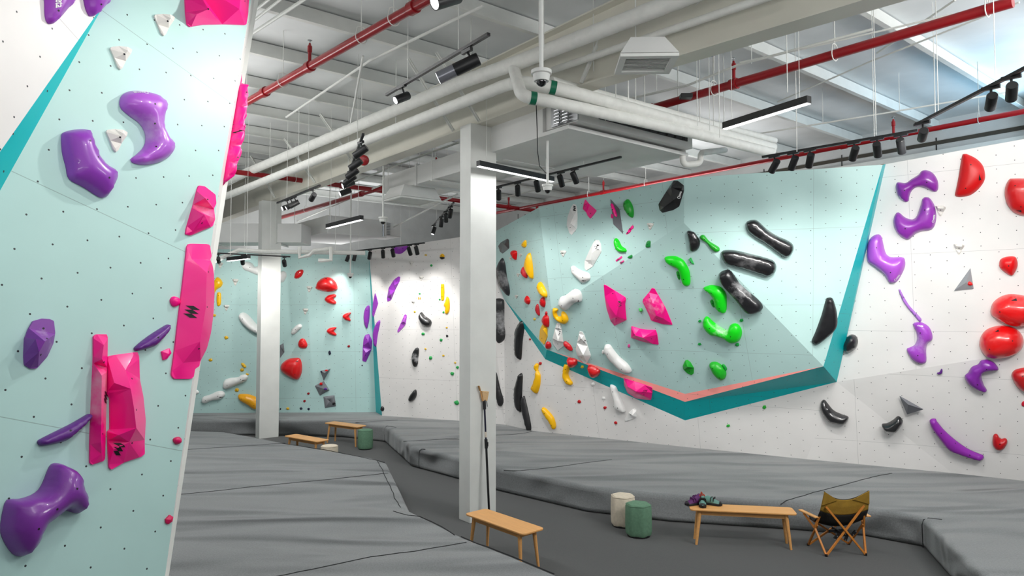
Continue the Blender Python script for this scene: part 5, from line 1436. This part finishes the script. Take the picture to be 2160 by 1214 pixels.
hold('upright black hold lying across the teal edge', 'H', [335, 222, 352, 235, 350, 290, 335, 400, 325, 540, 312, 558, 285, 520, 277, 440, 285, 330, 310, 250], BLK, coat=.8, h=.12)
hold('upright black hold directly below the one on the teal edge', 'H', [318, 675, 335, 690, 333, 780, 328, 900, 320, 1000, 300, 990, 278, 930, 276, 820, 295, 730], BLK, coat=.8, h=.12)
hold('slim black hold reaching down to the mat', 'H', [345, 866, 360, 900, 400, 1080, 408, 1150, 395, 1168, 380, 1150, 345, 1020, 328, 920], (38, 38, 40), h=.1)
hold('black hold low down at the right side of the near pillar', 'H', [95, 672, 120, 672, 145, 780, 172, 890, 165, 945, 130, 950, 110, 880, 90, 800], (38, 38, 40), h=.1)
blob('tiny black hold between the near pillar and the black holds', 'H', 130, 560, 20, 26, BLK, k='facet')
hold('yellow curved hold above the round red hold pair', 'G', [485, 945, 510, 970, 540, 1030, 545, 1070, 530, 1080, 500, 1050, 478, 1000], YEL)
hold('round bright red hold beneath the slim red one', 'G', [358, 1100, 370, 1065, 390, 1080, 400, 1110, 390, 1138, 370, 1130], RED)
hold('round red hold right beneath the yellow curved hold', 'G', [490, 1110, 500, 1080, 520, 1080, 530, 1130, 520, 1163, 500, 1150], (205, 15, 25))
hold('slim dull red crescent hold left of the red and yellow stack', 'H', [462, 82, 475, 110, 482, 180, 465, 170, 448, 120], (190, 40, 50))
blob('small red hold on top of the red and yellow stack', 'H', 537, 165, 20, 36, (200, 20, 30))
hold('red rounded hold resting above the yellow faceted block', 'H', [513, 200, 530, 175, 555, 190, 562, 250, 552, 282, 530, 265, 515, 230], (205, 10, 20), coat=.4)
blob('tiny yellow hold left of the slim red crescent', 'H', 437, 213, 18, 24, (235, 200, 60))
hold('yellow faceted block at the inner corner of the volume', 'H', [512, 245, 545, 290, 547, 360, 520, 430, 478, 385, 485, 300], YEL, 'facet', ridge=[(512, 355, .14), (505, 300, .1)])
hold('red dome hold in the lower left corner of the volume', 'H', [530, 420, 545, 403, 570, 412, 580, 440, 570, 462, 545, 465, 530, 450], (200, 8, 18), coat=.5)
hold('yellow c shaped hold under the white saddle', 'H', [592, 125, 615, 118, 638, 130, 625, 155, 640, 190, 665, 180, 668, 150, 690, 150, 715, 180, 726, 215, 715, 240, 690, 252, 640, 230, 600, 185], YEL, h=.09)
r = hold('white pointed hold below the yellow c shaped one', 'H', [625, 245, 655, 250, 668, 290, 680, 400, 685, 440, 635, 478, 595, 420, 592, 370, 612, 290], WHT, 'facet', ridge=[(635, 400, .14), (640, 290, .07)]); bars_logo(r, 662, 325, 32)
r = hold('white saddle shaped hold lying across the corner crease', 'G', [645, 1110, 660, 1075, 700, 1060, 760, 1015, 790, 1007, 825, 1025, 842, 1060, 838, 1110, 790, 1120, 750, 1150, 715, 1183, 680, 1170, 650, 1140], WHT, h=.14, chalk=0); bars_logo(r, 828, 1100, 26, ang=R(-20))
hold('red lens shaped hold between the two white pointed holds', 'H', [688, 403, 710, 405, 745, 435, 762, 470, 750, 482, 710, 460, 685, 425], (205, 10, 30), h=.07, coat=.5)
r = hold('tall white pointed hold reaching over the salmon stripe', 'H', [820, 315, 845, 320, 862, 350, 890, 440, 918, 525, 880, 590, 860, 590, 800, 520, 788, 470, 800, 410, 815, 340], WHT, 'facet', ridge=[(850, 520, .16), (835, 380, .08)]); bars_logo(r, 868, 398, 32)
hold('red dome hold on the teal band next to the yellow banana', 'H', [718, 545, 760, 545, 795, 560, 802, 590, 785, 612, 755, 612, 725, 585], (210, 6, 18), coat=.6, h=.12)
hold('yellow banana shaped hold across the lower edge of the teal band', 'H', [690, 600, 715, 590, 740, 600, 735, 640, 725, 680, 740, 720, 762, 755, 750, 775, 710, 760, 680, 710, 678, 670], YEL, h=.1, chalk=0)
blob('tiny yellow hold on the teal band', 'H', 844, 619, 30, 28, (235, 200, 40), k='facet')
hold('red dome hold further right on the teal band', 'H', [893, 608, 940, 615, 995, 650, 985, 690, 950, 700, 910, 670], (210, 6, 18), coat=.6, h=.13)
hold('long white bone shaped hold above the salmon stripe', 'H', [1032, 450, 1045, 428, 1080, 430, 1110, 470, 1160, 530, 1220, 580, 1255, 625, 1262, 660, 1220, 665, 1170, 640, 1120, 590, 1070, 530, 1035, 490], WHT, h=.13)
blob('tiny white hold left of the long white bone hold', 'H', 1023, 492, 26, 36, WHT)
r = hold('pink boat shaped hold across the salmon stripe and teal band', 'H', [1198, 715, 1215, 718, 1290, 745, 1370, 770, 1440, 795, 1443, 830, 1430, 900, 1390, 898, 1300, 885, 1230, 840, 1200, 770], PINK, 'facet', ridge=[(1225, 735, .05), (1400, 830, .16), (1300, 830, .16), (1230, 790, .1)], coat=.5, at=(1320, 850)); bars_logo(r, 1388, 810, 32, ang=R(70))
hold('white bone shaped hold hanging below the teal band', 'H', [1083, 770, 1105, 762, 1140, 780, 1150, 830, 1190, 920, 1212, 990, 1195, 1007, 1150, 990, 1120, 965, 1110, 900, 1090, 830], WHT, h=.12)
hold('white three pointed hold low on the white board', 'H', [1205, 1060, 1240, 1010, 1280, 972, 1305, 985, 1305, 1050, 1215, 1083], WHT, 'facet', ridge=[(1270, 1035, .12)])
blob('tiny white hold below the teal band, upper one', 'H', 935, 766, 30, 34, WHT)
blob('tiny white hold lower right of the other tiny white one', 'H', 1025, 886, 32, 32, WHT, k='facet')
for x, y, w, l in ((818, 915, 30, 'small dark red hold, leftmost on the lower white board'), (1037, 967, 28, 'small red hold beside the hanging white bone'), (1128, 1096, 26, 'small dark red hold lowest on the white board'), (485, 590, 26, 'small red hold above the yellow bottle shape'), (398, 385, 16, 'tiny dull red hold below the teal edge')):
    blob(l, 'H', x, y, w, w, (190, 20, 30), group='small red holds low on the right wall')
hold('yellow bottle shaped hold under a small red hold', 'H', [450, 590, 470, 600, 468, 650, 487, 690, 485, 770, 460, 845, 430, 825, 413, 800, 440, 740, 455, 660, 442, 625], YEL, h=.1)
hold('yellow oblong hold lowest on the white board', 'H', [500, 970, 525, 968, 570, 1010, 605, 1060, 620, 1120, 610, 1148, 590, 1140, 560, 1080, 510, 1010], YEL, h=.1)

# ------------------------------------------------ upper left face of the volume
r = hold('tall white faceted hold highest on the pale volume', 'G', [768, 282, 790, 290, 800, 330, 803, 400, 800, 490, 755, 547, 735, 530, 712, 460, 720, 390, 745, 320], WHT, 'facet', ridge=[(770, 385, .08), (770, 470, .1), (740, 450, .08)]); bars_logo(r, 781, 320, 46)
hold('pink kite shaped hold high on the pale volume', 'G', [870, 243, 900, 280, 967, 340, 945, 370, 913, 408, 890, 380, 880, 355, 850, 325, 855, 290], PINK, 'facet', ridge=[(905, 318, .13), (880, 290, .06)])
hold('tall grey diamond volume at the top of the wall', 'G', [1085, 242, 1160, 325, 1192, 537, 1110, 455], (112, 114, 120), 'facet', ridge=[(1137, 390, .16)], **vol)
hold('pink sliver hold on the grey diamond volume', 'G', [1092, 278, 1110, 295, 1140, 380, 1125, 385, 1095, 310], PINK, h=.05, off=.07)
blob('small pink hold at the left corner of the grey diamond volume', 'G', 1101, 386, 24, 40, PINK)
hold('green oval hold right of the grey diamond volume', 'G', [1198, 290, 1215, 250, 1240, 245, 1270, 290, 1283, 345, 1278, 395, 1255, 393, 1220, 350], (22, 160, 40), h=.1)
r = hold('big black glossy hold highest beside the crease of the volume', 'G', [1625, 83, 1660, 85, 1710, 125, 1712, 170, 1670, 305, 1620, 335, 1530, 358, 1505, 335, 1495, 285, 1560, 180], BLK, 'facet', ridge=[(1600, 140, .08), (1685, 150, .08), (1540, 310, .07), (1620, 250, .11)], coat=.9); word(r, 'Cheeta', 1686, 205, 22, ang=R(78))
hold('pair of pink zigzag bar holds, upper bar', 'G', [1240, 500, 1270, 465, 1282, 470, 1280, 490, 1250, 513, 1236, 512], PINK, 'facet', h=.04)
hold('pair of pink zigzag bar holds, lower bar', 'G', [1222, 530, 1238, 508, 1262, 506, 1256, 520, 1228, 542, 1217, 540], PINK, 'facet', h=.04)
hold('pink bar hold beneath the green curved one', 'G', [1128, 762, 1180, 725, 1186, 740, 1135, 775], (250, 50, 150), 'facet', h=.04)
hold('shorter pink bar hold lower right of the other bar', 'G', [1162, 780, 1195, 762, 1203, 772, 1172, 795], (230, 50, 140), 'facet', h=.04)
r = hold('large white faceted hold in the middle of the upper left face', 'G', [960, 590, 985, 590, 1003, 625, 1008, 690, 960, 770, 935, 815, 880, 850, 865, 830, 865, 770, 905, 680, 940, 610], WHT, 'facet', ridge=[(975, 660, .07), (925, 700, .11), (915, 760, .1)]); bars_logo(r, 988, 650, 46, ang=R(-5))
r = hold('white club shaped hold below the large white faceted one', 'G', [750, 820, 775, 810, 800, 830, 850, 855, 895, 870, 912, 900, 905, 930, 850, 955, 820, 930, 770, 880], WHT, h=.1); bars_logo(r, 872, 934, 26, ang=R(75))
hold('green curved hold on the upper left face', 'G', [1120, 600, 1130, 573, 1155, 590, 1180, 640, 1215, 665, 1220, 690, 1180, 697, 1145, 680, 1125, 640], GREEN, h=.09)
hold('small dark green hold on the long crease, upper one', 'G', [1385, 640, 1400, 600, 1425, 598, 1425, 625, 1420, 650, 1395, 655], (24, 140, 60))
hold('small dark green hold on the long crease, lower one', 'G', [1230, 738, 1265, 715, 1270, 735, 1255, 748], (24, 140, 60))

# ------------------------------------------------ middle and right faces of the volume
hold('black d shaped hold left of the small green bone', 'I', [283, 598, 320, 597, 350, 615, 390, 680, 385, 730, 355, 763, 310, 760, 297, 680], BLK, coat=.9, chalk=.2)
hold('green bone shaped hold beside the black d shaped hold', 'I', [390, 640, 410, 627, 430, 632, 470, 680, 520, 710, 555, 735, 555, 765, 520, 773, 480, 740, 450, 700, 400, 665], (28, 170, 34), h=.08)
hold('topmost long black glossy hold slanting down to the right', 'I', [780, 550, 785, 520, 815, 502, 870, 500, 910, 530, 970, 585, 1050, 635, 1130, 670, 1180, 705, 1190, 750, 1165, 800, 1125, 820, 1080, 800, 960, 710, 860, 650, 800, 600], BLK, coat=.9, h=.14, chalk=.15, sh=.5, rough=.28)
hold('middle long black glossy hold lying almost level', 'I', [568, 790, 580, 765, 620, 755, 700, 760, 830, 790, 980, 830, 1030, 860, 1043, 910, 1020, 960, 970, 983, 900, 965, 760, 920, 640, 885, 595, 860], BLK, coat=.9, h=.14, chalk=.2, sh=.5, rough=.28)
hold('lowest long black hold with chalk, steeply slanting', 'Z', [1518, 582, 1520, 573, 1535, 568, 1543, 572, 1553, 586, 1563, 600, 1580, 615, 1600, 632, 1609, 645, 1605, 655, 1590, 659, 1578, 658, 1565, 645, 1552, 628, 1535, 610, 1524, 597], (26, 26, 30), coat=.5, h=.14, chalk=.6, sh=.5)
hold('bright green arched hold, leftmost of the large green ones', 'I', [88, 825, 110, 810, 180, 808, 240, 835, 270, 870, 300, 930, 310, 1000, 305, 1050, 275, 1063, 245, 1040, 225, 985, 210, 930, 195, 910, 130, 880, 100, 850], GREEN, h=.1)
hold('small green hold tucked under the leftmost green arch', 'I', [190, 945, 205, 935, 215, 960, 220, 1005, 205, 1000], (30, 160, 50))
hold('small green hold right of the leftmost green arch', 'I', [293, 835, 315, 818, 343, 878, 320, 870], (40, 170, 80), 'facet', h=.05)
hold('bright green hooked hold below the black slanting hold', 'J', [420, 28, 470, 5, 520, 5, 570, 20, 610, 65, 620, 120, 618, 210, 600, 240, 560, 225, 520, 185, 510, 140, 490, 90, 455, 55], GREEN, h=.13, chalk=.5)
hold('small green hold tucked under the green hooked hold', 'J', [478, 140, 495, 125, 515, 150, 515, 192, 495, 180], (30, 160, 50))
hold('bright green boomerang hold with chalk in its bend', 'J', [420, 310, 435, 275, 460, 272, 500, 310, 560, 355, 620, 385, 650, 345, 685, 328, 720, 340, 747, 385, 745, 440, 720, 480, 680, 493, 640, 485, 600, 455, 540, 435, 480, 420, 440, 380, 418, 345], GREEN, h=.14, chalk=.8)
for x, y, w, l in ((390, 310, 32, 'small green hold at the upper left of the boomerang'), (745, 303, 36, 'small green hold at the upper right of the boomerang'), (388, 506, 32, 'small green hold at the lower left of the boomerang'), (708, 510, 38, 'small green hold at the lower right of the boomerang')):
    blob(l, 'J', x, y, w, w * .85, (24, 165, 70), k='facet', group='small green holds round the boomerang')
hold('green drop shaped hold low in the volume, left one', 'J', [245, 690, 265, 645, 285, 640, 310, 660, 340, 710, 338, 755, 320, 768, 285, 755, 250, 720], (26, 165, 40), 'facet', ridge=[(285, 700, .12)])
hold('green chalked hold low in the volume, right one', 'J', [472, 680, 490, 660, 530, 658, 570, 680, 610, 730, 615, 775, 595, 805, 555, 800, 510, 760, 485, 715], (26, 175, 34), h=.12, chalk=.8)
hold('small green hold stuck behind the chalked green one', 'J', [580, 680, 600, 680, 622, 715, 610, 735, 590, 715], (24, 160, 60))
hold('tall black hold near the right teal edge', 'J', [1465, 125, 1485, 110, 1520, 115, 1545, 180, 1560, 250, 1562, 340, 1530, 400, 1450, 470, 1385, 513, 1345, 490, 1345, 470, 1380, 390, 1430, 250], (24, 24, 27), h=.11, sh=.6, at=(1450, 330))
hold('black and white lobed hold across the right teal edge', 'J', [1605, 500, 1620, 470, 1665, 430, 1700, 425, 1730, 445, 1740, 490, 1720, 540, 1665, 578, 1625, 560, 1610, 525], (24, 22, 28), coat=.9, h=.15, chalk=.9, at=(1690, 500))
r = hold('black curved hold on the white board below the teal corner', 'J', [1418, 1020, 1430, 990, 1455, 980, 1480, 1010, 1530, 1070, 1600, 1105, 1655, 1125, 1650, 1160, 1620, 1190, 1540, 1182, 1490, 1165, 1440, 1100, 1420, 1060], BLK, coat=.9, h=.13); word(r, 'cheeta', 1590, 1180, 14)
hold('black bowl shaped hold low right of the grey star volume', 'L', [541, 855, 580, 848, 620, 825, 655, 799, 685, 820, 688, 850, 650, 905, 620, 910, 560, 900, 545, 880], BLK, coat=.9, h=.13)
blob('small green hold under the teal band on the white board', 'J', 940, 1043, 36, 36, (50, 180, 60), k='facet')
blob('small green hold lowest on the white board', 'J', 632, 1202, 34, 26, (50, 180, 60), k='facet')
hold('small green hold left of the middle pink pair', 'H', [1325, 120, 1350, 118, 1362, 135, 1350, 155, 1330, 145], (70, 200, 90), 'facet', h=.05)
blob('tiny pink hold left of the pink wedge', 'H', 1241, 440, 20, 30, (245, 90, 170))
r = hold('large pink faceted hold, left one of the middle pair', 'Z', [1274, 600, 1279, 601, 1295, 611, 1319, 626, 1321, 630, 1319, 640, 1320, 655, 1322, 674, 1297, 686, 1288, 675, 1280, 650, 1276, 625], PINK, 'facet', ridge=[(1285, 645, .08), (1306, 640, .1), (1300, 666, .15)], coat=.3, cut=.06); bars_logo(r, 1311, 636, 11, ang=R(0))
hold('large pink faceted hold, right one of the middle pair', 'Z', [1375, 607, 1381, 608, 1389, 622, 1404, 648, 1419, 684, 1400, 683, 1374, 675, 1370, 665, 1362, 648, 1356, 636, 1357, 630, 1370, 615], PINK, 'facet', ridge=[(1377, 640, .15), (1384, 665, .15), (1400, 672, .05)], chalk=.7, coat=.3, cut=.06)
hold('pink wedge hold with a pale top face and long shadow', 'H', [1262, 273, 1275, 274, 1330, 292, 1400, 303, 1470, 303, 1483, 340, 1495, 428, 1450, 423, 1350, 400, 1260, 370], PINK, 'facet', ridge=[(1462, 325, .2), (1440, 350, .24), (1360, 372, .22), (1290, 350, .14)], cut=.05)

# ------------------------------------------------ right white wall
r = hold('arched purple hold, topmost on the right white wall', 'K', [370, 320, 375, 290, 390, 283, 440, 288, 480, 262, 530, 230, 555, 202, 590, 198, 635, 220, 665, 265, 673, 310, 665, 345, 640, 352, 600, 335, 550, 318, 510, 322, 480, 350, 465, 390, 462, 415, 440, 425, 405, 405, 380, 370], (138, 40, 160), coat=.6, h=.12); word(r, 'Cheeta', 408, 396, 14, ang=R(-45))
r = hold('u shaped purple hold second from the top on the right white wall', 'K', [352, 570, 358, 530, 375, 500, 395, 500, 440, 535, 490, 547, 520, 520, 545, 450, 560, 400, 585, 388, 615, 400, 645, 450, 658, 520, 650, 580, 630, 615, 600, 627, 560, 630, 510, 650, 475, 680, 450, 692, 400, 665, 365, 620], (146, 48, 172), coat=.6, h=.14); word(r, 'Cheeta', 641, 541, 19, ang=R(82))
r = hold('l shaped purple hold third from the top beside the teal edge', 'K', [162, 790, 170, 720, 195, 675, 240, 652, 268, 670, 280, 720, 300, 790, 335, 815, 410, 815, 433, 830, 435, 880, 410, 940, 375, 990, 335, 1000, 315, 985, 290, 940, 240, 900, 200, 870, 170, 850], (176, 82, 206), coat=.5, h=.16, at=(330, 860)); word(r, 'Cheeta', 383, 958, 18, ang=R(52))
hold('thin purple sliver hold between larger purple ones', 'Z', [1896, 612, 1899, 610, 1905, 622, 1917, 642, 1930, 657, 1943, 671, 1943, 677, 1938, 676, 1920, 655, 1905, 635], (170, 110, 205), h=.05)
r = hold('purple s shaped hold in the middle of the right white wall', 'L', [760, 145, 790, 132, 830, 135, 875, 165, 898, 215, 898, 255, 865, 285, 855, 330, 857, 400, 845, 423, 810, 425, 760, 400, 725, 350, 718, 320, 740, 310, 775, 290, 790, 250, 785, 200], (165, 70, 196), h=.12, coat=.3, chalk=.5); word(r, 'cheeta', 817, 150, 16, ang=R(-8))
hold('purple hooked hold under the big glossy red dome', 'L', [1245, 405, 1290, 398, 1340, 420, 1368, 455, 1365, 472, 1330, 475, 1270, 485, 1250, 520, 1265, 575, 1288, 615, 1270, 625, 1215, 610, 1160, 575, 1130, 530, 1135, 505, 1155, 490, 1180, 450, 1225, 430], (128, 36, 158), coat=.4, h=.12)
hold('tiny purple hold on the crease of the right white wall', 'L', [932, 492, 950, 485, 962, 463, 971, 470, 968, 495, 945, 502], (92, 34, 130))
r = hold('long curved purple hold lowest on the right white wall', 'L', [880, 830, 920, 817, 935, 840, 990, 905, 1070, 975, 1150, 1030, 1220, 1062, 1262, 1078, 1262, 1100, 1240, 1112, 1180, 1100, 1090, 1070, 1020, 1040, 960, 970, 900, 890], (142, 40, 166), h=.1, bolts=3); word(r, 'cheeta', 1093, 1075, 13, ang=R(-18))
hold('grey star shaped volume low on the right white wall', 'L', [665, 655, 836, 751, 720, 785], (112, 114, 120), 'facet', ridge=[(726, 716, .14)], **vol)
hold('grey triangular volume on the right white wall', 'K', [900, 893, 923, 1040, 783, 1055], (150, 152, 156), 'facet', ridge=[(870, 995, .08)], **vol)
hold('small red hold sitting on the grey triangular volume', 'K', [877, 1000, 887, 987, 902, 990, 918, 1008, 905, 1018, 882, 1015], RED, h=.05, off=.03)
r = hold('red d shaped hold highest on the right white wall', 'K', [840, 100, 855, 82, 880, 85, 940, 115, 985, 160, 1003, 215, 1000, 270, 960, 330, 900, 375, 840, 387, 800, 385, 790, 370, 795, 345, 815, 250], (206, 6, 12), h=.12, rough=.4); pennant(r, 963, 250, 44, R(-60))
r = hold('red rounded hold cut by the right edge, topmost there', 'K', [1143, 370, 1150, 310, 1175, 265, 1200, 257, 1300, 260, 1360, 300, 1360, 480, 1290, 523, 1210, 500, 1160, 440], (206, 6, 12), h=.16, coat=.6, at=(1200, 390)); pennant(r, 1243, 489, 40, R(15))
hold('small rounded red hold above the two big red domes', 'K', [1104, 865, 1115, 830, 1160, 812, 1215, 812, 1233, 840, 1235, 880, 1215, 925, 1190, 947, 1140, 920, 1110, 890], RED, h=.12)
r = hold('big glossy red dome, upper one, cut by the right edge', 'Z', [2089, 655, 2095, 637, 2115, 623, 2140, 620, 2175, 628, 2190, 650, 2185, 675, 2160, 688, 2130, 686, 2105, 674, 2092, 665], (226, 8, 12), coat=.9, h=.24, at=(2130, 655)); pennant(r, 2139, 630, 12, R(30))
r = hold('big glossy red dome, lower one, beside the hooked purple hold', 'L', [1233, 290, 1245, 230, 1290, 180, 1370, 156, 1450, 160, 1510, 190, 1545, 240, 1548, 290, 1520, 340, 1460, 375, 1370, 392, 1290, 380, 1250, 340], (222, 6, 10), coat=.9, h=.24); pennant(r, 1360, 186, 30, R(40))
hold('dark red dome at the right edge below the big glossy ones', 'L', [1463, 520, 1475, 480, 1520, 460, 1600, 455, 1650, 520, 1620, 640, 1550, 625, 1500, 590], (190, 6, 14), coat=.6, h=.14, at=(1520, 550))
blob('small red hold cut by the right edge below the domes', 'L', 1552, 712, 36, 40, (200, 20, 50))
hold('red heart shaped hold low at the right', 'L', [1328, 960, 1338, 930, 1360, 928, 1385, 960, 1420, 957, 1433, 980, 1415, 1020, 1390, 1037, 1355, 1035, 1330, 1005], (190, 6, 20), h=.09)
cone('beige wedge hold beside the u shaped purple hold', 'K', 690, 450, 76)
cone('beige wedge hold between the grey triangle and the red d shape', 'K', 820, 720, 76)
# black pennant marks on the red holds
